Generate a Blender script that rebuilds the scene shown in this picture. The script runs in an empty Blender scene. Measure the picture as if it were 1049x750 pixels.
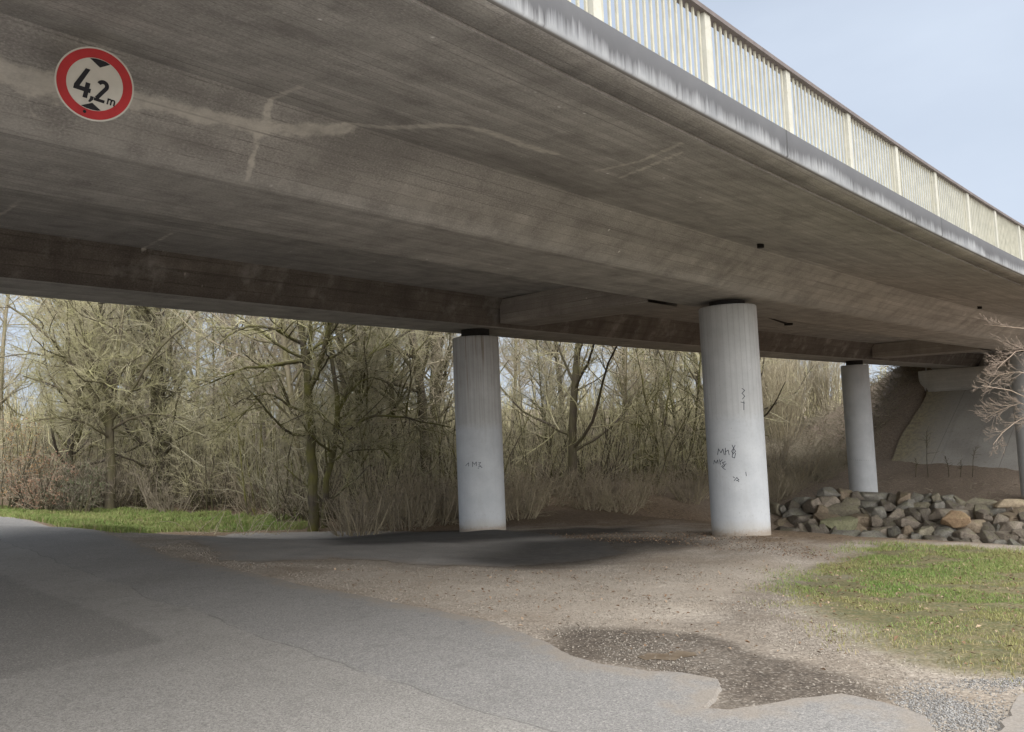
import bpy, bmesh, math, random
import numpy as np
from mathutils import Vector, Matrix, geometry

sc = bpy.context.scene
COL = sc.collection
R_ = math.radians
rng = np.random.default_rng(11)
random.seed(11)

# ------------------------------------------------------------------ camera
W, H_ = 1049.0, 750.0
FPX, PITCH, ROLL, EYE = 833.8, 0.0758, 0.042, 1.75
cp, sp, cr, sr = math.cos(PITCH), math.sin(PITCH), math.cos(ROLL), math.sin(ROLL)
FWD = np.array([0, cp, sp]); up0 = np.array([0, -sp, cp]); rt0 = np.array([1.0, 0, 0])
RT = cr * rt0 - sr * up0; UP = sr * rt0 + cr * up0
cam = bpy.data.cameras.new('camera'); camo = bpy.data.objects.new('camera', cam); COL.objects.link(camo)
cam.sensor_width = 36; cam.lens = FPX / W * 36; cam.clip_start = 0.05; cam.clip_end = 3000
camo.matrix_world = Matrix(((RT[0], UP[0], -FWD[0], 0), (RT[1], UP[1], -FWD[1], 0), (RT[2], UP[2], -FWD[2], EYE), (0, 0, 0, 1)))
sc.camera = camo

# ------------------------------------------------------------------ light
SUN_EL, SUN_AZ = R_(46), R_(160)          # azimuth clockwise from +Y (view direction)
world = bpy.data.worlds.new('World'); sc.world = world; world.use_nodes = True
nt = world.node_tree; nt.nodes.clear()
out = nt.nodes.new('ShaderNodeOutputWorld'); bg = nt.nodes.new('ShaderNodeBackground')
sky = nt.nodes.new('ShaderNodeTexSky'); sky.sky_type = 'NISHITA'; sky.sun_disc = False
sky.sun_elevation = SUN_EL; sky.sun_rotation = SUN_AZ; sky.air_density = 1.0; sky.dust_density = 2.5; sky.ozone_density = 1.0
tc = nt.nodes.new('ShaderNodeTexCoord')
cn = nt.nodes.new('ShaderNodeTexNoise'); cn.inputs['Scale'].default_value = 1.6; cn.inputs['Detail'].default_value = 5; cn.inputs['Roughness'].default_value = 0.5
mp = nt.nodes.new('ShaderNodeMapping'); mp.inputs['Scale'].default_value = (1, 1, 2.6)
cr_ = nt.nodes.new('ShaderNodeMapRange'); cr_.inputs['From Min'].default_value = 0.3; cr_.inputs['From Max'].default_value = 0.75
cr_.inputs['To Min'].default_value = 0.6; cr_.inputs['To Max'].default_value = 0.95
mx = nt.nodes.new('ShaderNodeMix'); mx.data_type = 'RGBA'
mx.inputs[7].default_value = (7.0, 7.9, 9.3, 1)            # thin bright high overcast
nt.links.new(tc.outputs['Generated'], mp.inputs['Vector']); nt.links.new(mp.outputs[0], cn.inputs['Vector'])
nt.links.new(cn.outputs['Fac'], cr_.inputs['Value']); nt.links.new(cr_.outputs[0], mx.inputs[0])
nt.links.new(sky.outputs[0], mx.inputs[6]); nt.links.new(mx.outputs[2], bg.inputs['Color'])
bg.inputs['Strength'].default_value = 0.034
nt.links.new(bg.outputs[0], out.inputs['Surface'])
sl = bpy.data.lights.new('sun', 'SUN'); sl.energy = 2.6; sl.angle = R_(110); sl.color = (1.0, 0.975, 0.94)
so = bpy.data.objects.new('sun', sl); COL.objects.link(so)
sd = Vector((math.sin(SUN_AZ) * math.cos(SUN_EL), math.cos(SUN_AZ) * math.cos(SUN_EL), math.sin(SUN_EL)))
so.rotation_euler = sd.to_track_quat('Z', 'Y').to_euler(); so.location = sd * 60
vs = sc.view_settings; vs.view_transform = 'Standard'; vs.look = 'None'; vs.gamma = 1; vs.use_curve_mapping = False
vs.exposure = 1.6
sc.cycles.use_denoising = True; sc.cycles.denoising_input_passes = 'RGB_ALBEDO_NORMAL'; sc.cycles.denoising_prefilter = 'ACCURATE'; sc.cycles.max_bounces = 8; sc.cycles.diffuse_bounces = 5

# ------------------------------------------------------------------ object helpers
def tag(o, label=None, cat=None, group=None, kind=None):
    if label: o['label'] = label
    if cat: o['category'] = cat
    if group: o['group'] = group
    if kind: o['kind'] = kind
    return o
def empty(name, loc=(0, 0, 0), rz=0.0):
    o = bpy.data.objects.new(name, None); o.location = loc; o.rotation_euler = (0, 0, rz); COL.objects.link(o); return o
def mesh_np(name, V, F, mat=None, parent=None, smooth=False, uv=None, attrs=None, cols=None):
    """F: (n,3) or (n,4) int array or list of lists; uv per vertex; attrs: dict of per vertex floats"""
    me = bpy.data.meshes.new(name)
    V = np.asarray(V, dtype=np.float32)
    if isinstance(F, np.ndarray):
        n, k = F.shape
        me.vertices.add(len(V)); me.vertices.foreach_set('co', V.ravel())
        me.loops.add(n * k); me.loops.foreach_set('vertex_index', F.astype(np.int32).ravel())
        me.polygons.add(n); me.polygons.foreach_set('loop_start', np.arange(0, n * k, k, dtype=np.int32))
        me.polygons.foreach_set('loop_total', np.full(n, k, dtype=np.int32))
        me.update(calc_edges=True)
    else:
        me.from_pydata([tuple(v) for v in V], [], F); me.update()
    if smooth: me.polygons.foreach_set('use_smooth', np.ones(len(me.polygons), dtype=bool))
    if uv is not None:
        li = np.empty(len(me.loops), dtype=np.int32); me.loops.foreach_get('vertex_index', li)
        l = me.uv_layers.new(name='UVMap'); l.data.foreach_set('uv', np.asarray(uv, dtype=np.float32)[li].ravel())
    for k, a in (attrs or {}).items():
        at = me.attributes.new(k, 'FLOAT', 'POINT'); at.data.foreach_set('value', np.asarray(a, dtype=np.float32))
    if cols is not None:
        at = me.attributes.new('tint', 'FLOAT_COLOR', 'POINT'); c = np.ones((len(V), 4), dtype=np.float32); c[:, :3] = cols
        at.data.foreach_set('color', c.ravel())
    if mat: me.materials.append(mat)
    o = bpy.data.objects.new(name, me); COL.objects.link(o)
    if parent: o.parent = parent
    return o
class MB:
    def __init__(s): s.V = []; s.F = []; s.n = 0; s.U = []
    def add(s, V, F, uv=None):
        V = np.asarray(V, float); s.V.append(V); s.F += [[i + s.n for i in f] for f in F]; s.n += len(V)
        s.U.append(np.zeros((len(V), 2)) if uv is None else np.asarray(uv, float))
    def hexa(s, c):   # 8 corners: bottom loop then top loop
        s.add(c, [[0, 3, 2, 1], [4, 5, 6, 7], [0, 1, 5, 4], [1, 2, 6, 5], [2, 3, 7, 6], [3, 0, 4, 7]])
    def build(s, name, mat, parent=None, smooth=False, uv=False):
        return mesh_np(name, np.concatenate(s.V), s.F, mat, parent, smooth, np.concatenate(s.U) if uv else None)
def copy_tree(o, parent=None):
    c = o.copy(); COL.objects.link(c)
    if parent: c.parent = parent
    for ch in o.children: copy_tree(ch, c)
    return c
def smooth01(x): x = np.clip(x, 0, 1); return x * x * (3 - 2 * x)

# value noise on a lattice, for shaping outlines and masks
_tab = np.random.default_rng(5).random((256, 256))
def vnoise(x, y):
    x = np.asarray(x, float); y = np.asarray(y, float)
    xi = np.floor(x).astype(int); yi = np.floor(y).astype(int); fx = x - xi; fy = y - yi
    fx = fx * fx * (3 - 2 * fx); fy = fy * fy * (3 - 2 * fy)
    g = lambda a, b: _tab[a % 256, b % 256]
    return (g(xi, yi) * (1 - fx) + g(xi + 1, yi) * fx) * (1 - fy) + (g(xi, yi + 1) * (1 - fx) + g(xi + 1, yi + 1) * fx) * fy
def fbm(x, y, o=4):
    s = 0; a = .5; t = 0
    for i in range(o):
        s = s + a * vnoise(x * 2 ** i + 17.3 * i, y * 2 ** i + 9.1 * i); t += a; a *= .5
    return s / t

# ------------------------------------------------------------------ material helpers
class NT:
    def __init__(s, name, rough=0.85, spec=0.25):
        s.m = bpy.data.materials.new(name); s.m.use_nodes = True; s.t = s.m.node_tree
        s.b = s.t.nodes['Principled BSDF']; s.b.inputs['Roughness'].default_value = rough
        s.b.inputs['Specular IOR Level'].default_value = spec
    def n(s, typ, **kw):
        x = s.t.nodes.new(typ)
        for k, v in kw.items():
            if hasattr(x, k): setattr(x, k, v)
        return x
    def link(s, a, b): s.t.links.new(a, b)
    def val(s, inp, v):
        if hasattr(v, 'is_linked') or hasattr(v, 'links'): s.link(v, inp)
        else: inp.default_value = v
    def coord(s, kind='Object', scale=(1, 1, 1), loc=(0, 0, 0)):
        if kind == 'UV': c = s.n('ShaderNodeUVMap').outputs[0]
        else: c = s.n('ShaderNodeTexCoord').outputs[kind]
        m = s.n('ShaderNodeMapping'); m.inputs['Scale'].default_value = scale; m.inputs['Location'].default_value = loc
        s.link(c, m.inputs['Vector']); return m.outputs[0]
    def noise(s, vec, scale=5, detail=4, rough=.55, dist=0):
        x = s.n('ShaderNodeTexNoise'); s.link(vec, x.inputs['Vector']); x.inputs['Scale'].default_value = scale
        x.inputs['Detail'].default_value = detail; x.inputs['Roughness'].default_value = rough; x.inputs['Distortion'].default_value = dist
        return x.outputs['Fac']
    def voro(s, vec, scale=20, feature='F1', out='Distance'):
        x = s.n('ShaderNodeTexVoronoi', feature=feature); s.link(vec, x.inputs['Vector']); x.inputs['Scale'].default_value = scale
        return x.outputs[out]
    def rng(s, v, a, b, c=0., d=1.):
        x = s.n('ShaderNodeMapRange'); s.link(v, x.inputs['Value'])
        for k, q in zip(('From Min', 'From Max', 'To Min', 'To Max'), (a, b, c, d)): x.inputs[k].default_value = q
        return x.outputs[0]
    def math(s, op, a, b=0., c=None):
        x = s.n('ShaderNodeMath', operation=op); s.val(x.inputs[0], a); s.val(x.inputs[1], b)
        if c is not None: s.val(x.inputs[2], c)
        return x.outputs[0]
    def mix(s, f, a, b, mode='MIX'):
        x = s.n('ShaderNodeMix', data_type='RGBA', blend_type=mode); s.val(x.inputs[0], f)
        for i, v in ((6, a), (7, b)):
            if isinstance(v, tuple): x.inputs[i].default_value = (*v[:3], 1)
            else: s.link(v, x.inputs[i])
        return x.outputs[2]
    def attr(s, name, out='Fac'): return s.n('ShaderNodeAttribute', attribute_name=name).outputs[out]
    def sep(s, vec):
        x = s.n('ShaderNodeSeparateXYZ'); s.link(vec, x.inputs[0]); return x.outputs
    def comb(s, x, y, z=0.):
        c = s.n('ShaderNodeCombineXYZ')
        for i, v in enumerate((x, y, z)): s.val(c.inputs[i], v)
        return c.outputs[0]
    def color(s, c): s.val(s.b.inputs['Base Color'], (*c, 1) if isinstance(c, tuple) else c)
    def bump(s, h, strength=.3, dist=.01):
        x = s.n('ShaderNodeBump'); s.link(h, x.inputs['Height']); x.inputs['Strength'].default_value = strength
        x.inputs['Distance'].default_value = dist; s.link(x.outputs[0], s.b.inputs['Normal'])
def simple(name, c, rough=.8, spec=.2, var=.15, scale=6):
    q = NT(name, rough, spec); v = q.coord('Object'); n = q.noise(v, scale, 4)
    q.color(q.mix(q.rng(n, .3, .7), tuple(x * (1 - var) for x in c), tuple(min(1, x * (1 + var)) for x in c))); return q.m

# ------------------------------------------------------------------ bridge frame
PHI, KAP, DIST, GRADE = 0.7133, 0.00307, 3.2439, -0.0068
TT = np.array([math.sin(PHI), math.cos(PHI)]); NN = np.array([-math.cos(PHI), math.sin(PHI)])
CC = NN * DIST - NN / KAP
def bxy(s, d):
    s = np.asarray(s, float); d = np.asarray(d, float); th = KAP * s
    rr = (1 / KAP + d)
    return np.stack([CC[0] + rr * (np.cos(th) * NN[0] + np.sin(th) * TT[0]), CC[1] + rr * (np.cos(th) * NN[1] + np.sin(th) * TT[1])], -1)
def bsd(x, y):
    vx = np.asarray(x) - CC[0]; vy = np.asarray(y) - CC[1]
    th = np.arctan2(vx * TT[0] + vy * TT[1], vx * NN[0] + vy * NN[1])
    return th / KAP, np.hypot(vx, vy) - 1 / KAP
def B(s, d, z):
    s = np.asarray(s, float); p = bxy(s, d); z = np.broadcast_to(np.asarray(z, float) + GRADE * s, p.shape[:-1])
    return np.concatenate([p, z[..., None]], -1)
E0 = EYE
PROFILE = [(0, 2.691), (.32, 2.691), (.335, 2.672), (2.68, 2.90), (3.896, 2.535), (5.488, 2.541), (6.7, 3.0), (9.2, 3.05), (10.488, 2.618), (11.98, 2.618), (13.2, 3.0), (15.62, 2.85), (15.635, 2.87), (15.95, 2.87)]

# ------------------------------------------------------------------ terrain
ROADR = np.array([-.703, .711]); ROADM = np.array([.711, .703])
CP = []
for a in (-30, -15, -5, 0, 5, 10, 15, 20, 25, 35, 45):
    for b in (-20, -8, -2, 2, 5.2):
        q = ROADR * a + ROADM * b
        CP.append((q[0], q[1], 0.0 if b > -10 else -.3))
CP += [(4.53, 16.3, -.58), (-.9, 20, -.72), (-.9, 23, -1.0), (5.5, 18.5, -.75), (2, 12, -.38), (0, 14, -.45), (4, 10, -.36), (-5, 19.6, -.72), (-6.1, 24.5, -1.08), (-12, 22, -.45), (3, 20.5, -.85), (-4, 16, -.3),
       (8, 14.4, -.62), (5.5, 10, -.4), (8, 9, -.42), (4.5, 6, -.12), (12, 13, -.8), (12, 9, -.5), (9.5, 17.5, -1.2), (11, 21, -2.2), (12, 26, -3.2), (16, 25.5, -3.3), (20, 16, -1.6), (29, 16, -3.0),
       (9.5, 29.5, -3.3), (13, 29.3, -3.7), (15.5, 28.2, -3.7), (17.2, 26.8, -3.7), (20, 24.5, -3.7), (23, 22, -3.6), (10, 34.3, -2.3), (13, 34.0, -2.25), (16, 32.8, -2.2), (19.3, 31, -2.1), (22.5, 28.5, -2.1),
       (15.5, 36.7, -2.02), (20.6, 32.6, -2.02), (20, 37, -1.55), (18, 41, -1.15), (24, 36, -1.3), (21.5, 39.5, -1.05),
       (6, 24, -1.3), (3, 26, -1.1), (2, 32, -1.1), (7, 34, -1.6), (8, 42, -1.0), (0, 40, -.3), (-10, 26, -1.0), (-18, 30, -.5), (-10, 36, -.2), (-25, 45, .3), (-10, 50, .5), (8, 55, .3), (14, 48, -.4),
       (0, 70, 2), (-30, 65, 2.0), (-60, 60, 1.5), (30, 70, 3), (20, 58, 1), (-60, 30, .2), (45, 40, 0), (60, 10, -2), (40, -20, -1), (-60, -20, 0), (0, -60, -.5)]
CP = np.array(CP, float)
def _tps(r2): return np.where(r2 > 1e-9, .5 * r2 * np.log(np.maximum(r2, 1e-9)), 0)
_n = len(CP); _d2 = ((CP[:, None, :2] - CP[None, :, :2]) ** 2).sum(-1)
_A = np.zeros((_n + 3, _n + 3)); _A[:_n, :_n] = _tps(_d2) + np.eye(_n) * .25
_P = np.c_[np.ones(_n), CP[:, :2]]; _A[:_n, _n:] = _P; _A[_n:, :_n] = _P.T
_w = np.linalg.solve(_A, np.r_[CP[:, 2], 0, 0, 0])
def Hbase(x, y):
    x = np.asarray(x, float); y = np.asarray(y, float); z = _w[_n] + _w[_n + 1] * x + _w[_n + 2] * y
    for i in range(_n): z = z + _w[i] * _tps((x - CP[i, 0]) ** 2 + (y - CP[i, 1]) ** 2)
    r = np.hypot(x, y); far = smooth01((r - 55) / 40)
    ang = np.arctan2(x, y)
    hill = np.clip((r - 60) * .03, 0, 6) * smooth01((1.9 - np.abs(ang)) / .9) + (fbm(x / 30, y / 30, 3) - .5) * 4 + .5
    return z * (1 - far) + hill * far
EMB_TOE = 48.2
def Hemb(s, d):
    zs = np.minimum(2.62 - (EMB_TOE - s) * .74, 4.75)
    zs = np.where(d > 13.2, zs, np.where(s > 49.3, 4.75, np.minimum(zs, 2.62)))
    return zs - np.maximum(0, np.maximum(d - 15.2, 0.3 - d)) * .55
def Hg(x, y):
    s, d = bsd(x, y); zb = Hbase(x, y)
    e = np.where((s > 25) & (s < 160), Hemb(np.minimum(s, 400), d), -99)
    bumps = (fbm(np.asarray(x) * .9, np.asarray(y) * .9, 3) - .5) * .16 * smooth01((np.hypot(x, y) - 22) / 10)
    a = np.asarray(x) * ROADM[0] + np.asarray(y) * ROADM[1]
    fine = (fbm(np.asarray(x) * 1.3 + 50, np.asarray(y) * 1.3, 3) - .5) * .07 * smooth01((a - 5.3) / 1.5) * smooth01((28 - np.hypot(x, y)) / 6)
    return np.maximum(zb, e) + bumps + fine
def ray(px, py): 
    return FWD + (px - W / 2) / FPX * RT - (py - H_ / 2) / FPX * UP
def at(px, py, depth):
    q = ray(px, py); q = q / (q @ FWD); return np.array([0, 0, EYE]) + q * depth
def gp(pts):
    """where the sight line through photo pixels meets the ground"""
    res = []
    for px, py in pts:
        q = ray(px, py); t = np.linspace(1.5, 90, 1500); X = np.array([0, 0, EYE]) + t[:, None] * q
        dz = X[:, 2] - Hg(X[:, 0], X[:, 1]); i = int(np.argmax(dz < 0)) if (dz < 0).any() else len(t) - 1
        i = max(i, 1); f = dz[i - 1] / (dz[i - 1] - dz[i] + 1e-9); tt = t[i - 1] + f * (t[i] - t[i - 1])
        res.append((q * tt)[:2])
    return np.array(res)
def inside(x, y, poly):
    c = np.zeros(np.shape(x), bool); n = len(poly)
    for i in range(n):
        x1, y1 = poly[i]; x2, y2 = poly[(i + 1) % n]
        k = ((y1 > y) != (y2 > y)); xi = (x2 - x1) * (y - y1) / (y2 - y1 + 1e-12) + x1
        c ^= k & (x < xi)
    return c
def segdist(x, y, poly, closed=True):
    d = np.full(np.shape(x), 1e9); n = len(poly)
    for i in range(n if closed else n - 1):
        ax, ay = poly[i]; bx, by = poly[(i + 1) % n]; ux, uy = bx - ax, by - ay
        t = np.clip(((x - ax) * ux + (y - ay) * uy) / (ux * ux + uy * uy + 1e-12), 0, 1)
        d = np.minimum(d, np.hypot(x - ax - t * ux, y - ay - t * uy))
    return d
def softpoly(x, y, poly, wd):
    d = segdist(x, y, poly); sd_ = np.where(inside(x, y, poly), d, -d); return smooth01(sd_ / (2 * wd) + .5)

ang = np.concatenate([np.linspace(-50, 50, 420), np.linspace(50, 310, 110)[1:-1]]) * math.pi / 180
rad = np.concatenate([[0.4], np.geomspace(.8, 60, 330), np.geomspace(60, 420, 60)[1:]])
AA, RR = np.meshgrid(ang, rad); gx = RR * np.sin(AA); gy = RR * np.cos(AA)
GX = gx.ravel(); GY = gy.ravel()
GZ = Hg(GX, GY)
nA, nR = len(ang), len(rad)
i0 = (np.arange(nR - 1)[:, None] * nA + np.arange(nA)[None]).ravel(); i1 = (np.arange(nR - 1)[:, None] * nA + (np.arange(nA)[None] + 1) % nA).ravel()
GF = np.stack([i0, i1, i1 + nA, i0 + nA], -1)
rr_ = np.hypot(GX, GY)
P_grassR = gp([(858, 576), (905, 560), (962, 561), (1049, 567)]) 
grassR = np.concatenate([P_grassR, [[14, 15.5], [15, 8], [6.6, 4.2]], gp([(1049, 697), (965, 682), (905, 662), (862, 640), (815, 608), (838, 590)])])
grassL = np.concatenate([gp([(312, 542), (240, 545), (160, 545), (115, 546), (60, 538), (0, 529)]), [[-22, 29], [-24, 33]], gp([(0, 521), (100, 523), (210, 525), (300, 531)])])
shadow1 = gp([(325, 553), (400, 546), (470, 543), (530, 544), (640, 540), (660, 545), (540, 551), (430, 556), (345, 559)])  # shadow of a vehicle no longer there, painted near-black into the ground colour
shadow2 = gp([(470, 572), (530, 556), (620, 550), (700, 551), (735, 556), (690, 562), (640, 573), (560, 583), (500, 580)])
dirt = gp([(572, 652), (600, 645), (660, 645), (740, 650), (800, 668), (870, 690), (900, 715), (830, 716), (780, 730), (715, 732), (738, 705), (690, 694), (620, 684), (580, 674)])
dirt2 = gp([(690, 640), (760, 600), (830, 588), (850, 600), (815, 612), (860, 645), (905, 668), (960, 690), (900, 700), (800, 672)])
pale = gp([(640, 590), (770, 575), (830, 580), (790, 600), (740, 625), (800, 650), (880, 680), (820, 680), (740, 650), (650, 645), (500, 628), (420, 610), (330, 580), (560, 585)])
nse = (fbm(GX * 1.7, GY * 1.7, 4) - .5)
wob = (fbm(GX * 1.1 + 31, GY * 1.1, 3) - .5) * .9; wob2 = (fbm(GX * 1.1, GY * 1.1 + 71, 3) - .5) * .9
a_grass = np.maximum(softpoly(GX + wob, GY + wob2, grassR, .35), softpoly(GX + wob, GY + wob2, grassL, .35))
a_shadow = .86 * np.maximum(softpoly(GX + wob * .5, GY + wob2 * .5, shadow1, .5) * .95, softpoly(GX + wob * .5, GY + wob2 * .5, shadow2, .7))
a_dirt = np.maximum(softpoly(GX + wob * .6, GY + wob2 * .6, dirt, .33), .45 * softpoly(GX + wob, GY + wob2, dirt2, .5))
a_pale = softpoly(GX + wob, GY + wob2, pale, .6)
sG, dG = bsd(GX, GY)
a_litter = smooth01((rr_ - 19.5 + nse * 4) / 4) * (1 - a_grass)
a_litter = np.maximum(a_litter, smooth01((GX - 4.2 + nse * 2) / 1.2) * smooth01((GY - 14.3 + nse) / 1.4) * (1 - a_grass))
a_bank = smooth01((sG - 27) / 4) * (1 - smooth01((dG - 17) / 5) * smooth01((46 - sG) / 4)) 

g = NT('ground_soil', .95, .15)
v = g.coord('Object'); n1 = g.noise(v, 1.2, 5); n2 = g.noise(v, 9, 5, .6); vo = g.voro(v, 26, out='Color'); vd = g.voro(v, 26)
vo2 = g.voro(v, 60, out='Color')
hs = g.sep(vo)[0]; hs2 = g.sep(vo2)[1]
grav = g.mix(g.rng(hs, 0, 1), (.235, .2, .165), (.47, .42, .355))
grav = g.mix(.5, grav, g.mix(g.rng(hs2, 0, 1), (.09, .072, .056), (.5, .445, .375)))
grav = g.mix(g.rng(n1, .35, .65), grav, g.mix(.6, grav, (.2, .155, .11)))
grav = g.mix(g.math('MULTIPLY', g.attr('pale'), .45), grav, (.43, .375, .31))
lit = g.mix(g.rng(n2, .3, .7), (.085, .058, .038), (.2, .145, .095))
lit = g.mix(g.rng(hs, .7, .95), lit, (.25, .185, .12))
c = g.mix(g.attr('litter'), grav, lit)
bank = g.mix(g.rng(n2, .3, .7), (.15, .117, .09), (.28, .225, .175)); bank = g.mix(g.rng(hs2, .75, .95), bank, (.34, .27, .2))
c = g.mix(g.attr('bank'), c, bank)
soil = g.mix(g.rng(n2, .35, .65), (.075, .085, .03), (.17, .14, .075))
c = g.mix(g.math('MULTIPLY', g.attr('grass'), g.rng(n2, .2, .45, .6, 1)), c, soil)
dk = g.mix(g.rng(n2, .3, .7), (.05, .041, .033), (.115, .094, .075)); dk = g.mix(g.rng(hs2, .9, .98), dk, (.22, .195, .165))
c = g.mix(g.math('MULTIPLY', g.rng(g.math('ADD', g.attr('dirt'), g.math('MULTIPLY', g.math('SUBTRACT', n2, .5), .7)), .15, .75), g.rng(n1, .25, .5, .7, .95)), c, dk)
c = g.mix(g.math('MULTIPLY', g.attr('shadow'), g.rng(n2, .25, .6, .85, .97)), c, (.014, .012, .011))
g.color(c)
n3 = g.noise(v, 42, 3, .7); c = g.mix(g.math('MULTIPLY', g.rng(n3, .52, .72), .5), c, (.05, .04, .032)); c = g.mix(g.math('MULTIPLY', g.rng(n3, .46, .3), g.math('SUBTRACT', .4, g.math('MULTIPLY', g.attr('shadow'), .4))), c, (.42, .37, .31)); g.color(c)
hb = g.math('ADD', g.math('MULTIPLY', vd, -.5), g.math('MULTIPLY', n2, 1.2)); g.bump(hb, .75, .025)
ground = mesh_np('ground', np.c_[GX, GY, GZ], GF, g.m, smooth=True, attrs=dict(grass=a_grass, shadow=a_shadow, dirt=a_dirt, pale=a_pale, litter=a_litter, bank=a_bank))
bm = bmesh.new(); bm.from_mesh(ground.data); bm.verts.ensure_lookup_table()
bm.faces.new([bm.verts[i] for i in range(nA - 1, -1, -1)]); bm.to_mesh(ground.data); bm.free()
tag(ground, 'brown gravel and leaf covered ground under the bridge', kind='structure')

# ------------------------------------------------------------------ asphalt sheets
def sheet(name, poly, mat, lift, cell, jag=.05, skirt=True):
    P = []
    n = len(poly)
    for i in range(n):
        a, b = np.array(poly[i]), np.array(poly[(i + 1) % n]); L = np.hypot(*(b - a)); k = max(1, int(L / .07)) if L < 40 else 40
        for j in range(k):
            q = a + (b - a) * j / k; nn = np.array([-(b - a)[1], (b - a)[0]]) / (L + 1e-9)
            w = jag * ((fbm(q[0] * 2.3, q[1] * 2.3, 2) - .5) * 3 + (fbm(q[0] * 9, q[1] * 9, 2) - .5) * 1.3)
            P.append(q + nn * w)
    P = np.array(P); lo = P.min(0); hi = P.max(0)
    xs = []
    rx = np.arange(lo[0], hi[0], cell); ry = np.arange(lo[1], hi[1], cell)
    X, Y = np.meshgrid(rx, ry); X = X.ravel() + (random.random() - .5) * .01; Y = Y.ravel()
    r = np.hypot(X, Y); keep = inside(X, Y, P) & (segdist(X, Y, P) > cell * .4) if len(X) < 400000 else inside(X, Y, P)
    pts = [Vector(q) for q in P] + [Vector((x, y)) for x, y in zip(X[keep], Y[keep])]
    vv, ee, ff, *_ = geometry.delaunay_2d_cdt(pts, [], [list(range(len(P)))], 1, 1e-5)
    V = np.array([(q[0], q[1]) for q in vv]); z = Hg(V[:, 0], V[:, 1]) + lift
    nb = len(V)
    # skirt down at the broken edge
    edge = {}
    for f in ff:
        for i in range(3):
            k = (f[i], f[(i + 1) % 3]); edge[k] = edge.get(k, 0) + 1
    be = [k for k in edge if (k[1], k[0]) not in edge]
    onx = np.zeros(len(V)); ony = np.zeros(len(V))
    for a, b in be:
        e = V[b] - V[a]; L = np.hypot(*e) + 1e-9
        for q in (a, b): onx[q] += .5 * e[1] / L; ony[q] -= .5 * e[0] / L
    idx = {}
    VV = np.c_[V, z].tolist(); FF = [list(f) for f in ff]
    for a, b in (be if skirt else []):
        for q in (a, b):
            if q not in idx: idx[q] = len(VV); VV.append([V[q, 0] + onx[q] * .03, V[q, 1] + ony[q] * .03, z[q] - .05])
        FF.append([b, a, idx[a], idx[b]])
    VV = np.array(VV)
    uv = np.c_[VV[:, :2] @ ROADR, VV[:, :2] @ ROADM]
    edge_d = segdist(VV[:, 0], VV[:, 1], P) if len(VV) < 120000 else np.ones(len(VV))
    return mesh_np(name, VV, FF, mat, uv=uv, attrs=dict(edged=np.clip(edge_d / .5, 0, 1)))
A = NT('asphalt', .82, .3)
uv = A.coord('UV'); u_, v_ = A.sep(uv)[0], A.sep(uv)[1]
ob = A.coord('Object'); nb = A.noise(ob, .8, 4, .55); nm = A.noise(ob, 5, 4, .6); ag = A.voro(ob, 170, out='Color'); agx = A.sep(ag)[0]; agd = A.voro(ob, 170)
ag2 = A.sep(A.voro(ob, 75, out='Color'))[1]
lane = A.mix(A.rng(nb, .3, .7), (.195, .19, .186), (.25, .242, .235))
base = A.mix(A.rng(nb, .3, .7), (.235, .222, .204), (.31, .294, .27))
wv = A.math('ADD', v_, A.math('MULTIPLY', A.math('SUBTRACT', A.noise(uv, .9, 3), .5), .35))
seamb = A.math('SUBTRACT', A.math('ADD', 3.42, A.math('MULTIPLY', A.math('MAXIMUM', A.math('SUBTRACT', u_, 6.), 0), .045)), 0)
right = A.rng(A.math('SUBTRACT', wv, seamb), -.03, .03)
c = A.mix(right, base, lane)
# newer darker patch across the far lane
pa = A.math('MULTIPLY', A.rng(A.math('ADD', u_, A.math('MULTIPLY', A.noise(uv, 3, 3), .3)), 7.35, 7.5), A.rng(A.math('ADD', v_, A.math('MULTIPLY', A.noise(uv, 2, 3), .35)), 3.12, 3.02))
c = A.mix(A.math('MULTIPLY', pa, .9), c, A.mix(A.rng(nm, .3, .7), (.135, .126, .116), (.18, .168, .155)))
# worn pale wheel tracks
trk = A.math('MULTIPLY', A.rng(A.math('ABSOLUTE', A.math('SUBTRACT', wv, 2.1)), .45, .1), .3); c = A.mix(trk, c, (.24, .23, .215))
trk = A.math('MULTIPLY', A.rng(A.math('ABSOLUTE', A.math('SUBTRACT', wv, 4.3)), .5, .1), .25); c = A.mix(trk, c, (.22, .215, .21))
# aggregate
gr = A.noise(ob, 60, 3, .75); gr2 = A.noise(ob, 24, 4, .7)
c = A.mix(.5, c, A.mix(A.rng(agx, 0, 1), (.07, .067, .063), (.37, .35, .32)))
c = A.mix(A.math('MULTIPLY', A.rng(gr, .5, .72), .6), c, (.07, .066, .06)); c = A.mix(A.math('MULTIPLY', A.rng(gr, .48, .3), .5), c, (.36, .34, .31))
c = A.mix(A.math('MULTIPLY', A.rng(gr2, .55, .75), .35), c, (.09, .085, .078)); c = A.mix(A.math('MULTIPLY', A.rng(A.noise(ob, .35, 5, .6), .52, .7), .35), c, (.12, .112, .1))
c = A.mix(A.math('MULTIPLY', A.rng(ag2, .95, .98), .45), c, (.4, .375, .34))
c = A.mix(A.math('MULTIPLY', A.rng(nm, .55, .75), .3), c, (.1, .095, .088))
# seam crack
sdist = A.math('ABSOLUTE', A.math('SUBTRACT', wv, seamb))
crk = A.math('MULTIPLY', A.rng(sdist, .012, .003), A.rng(A.noise(uv, 1.5, 3), .38, .5)); c = A.mix(A.math('MULTIPLY', crk, .38), c, (.035, .033, .03))
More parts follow.
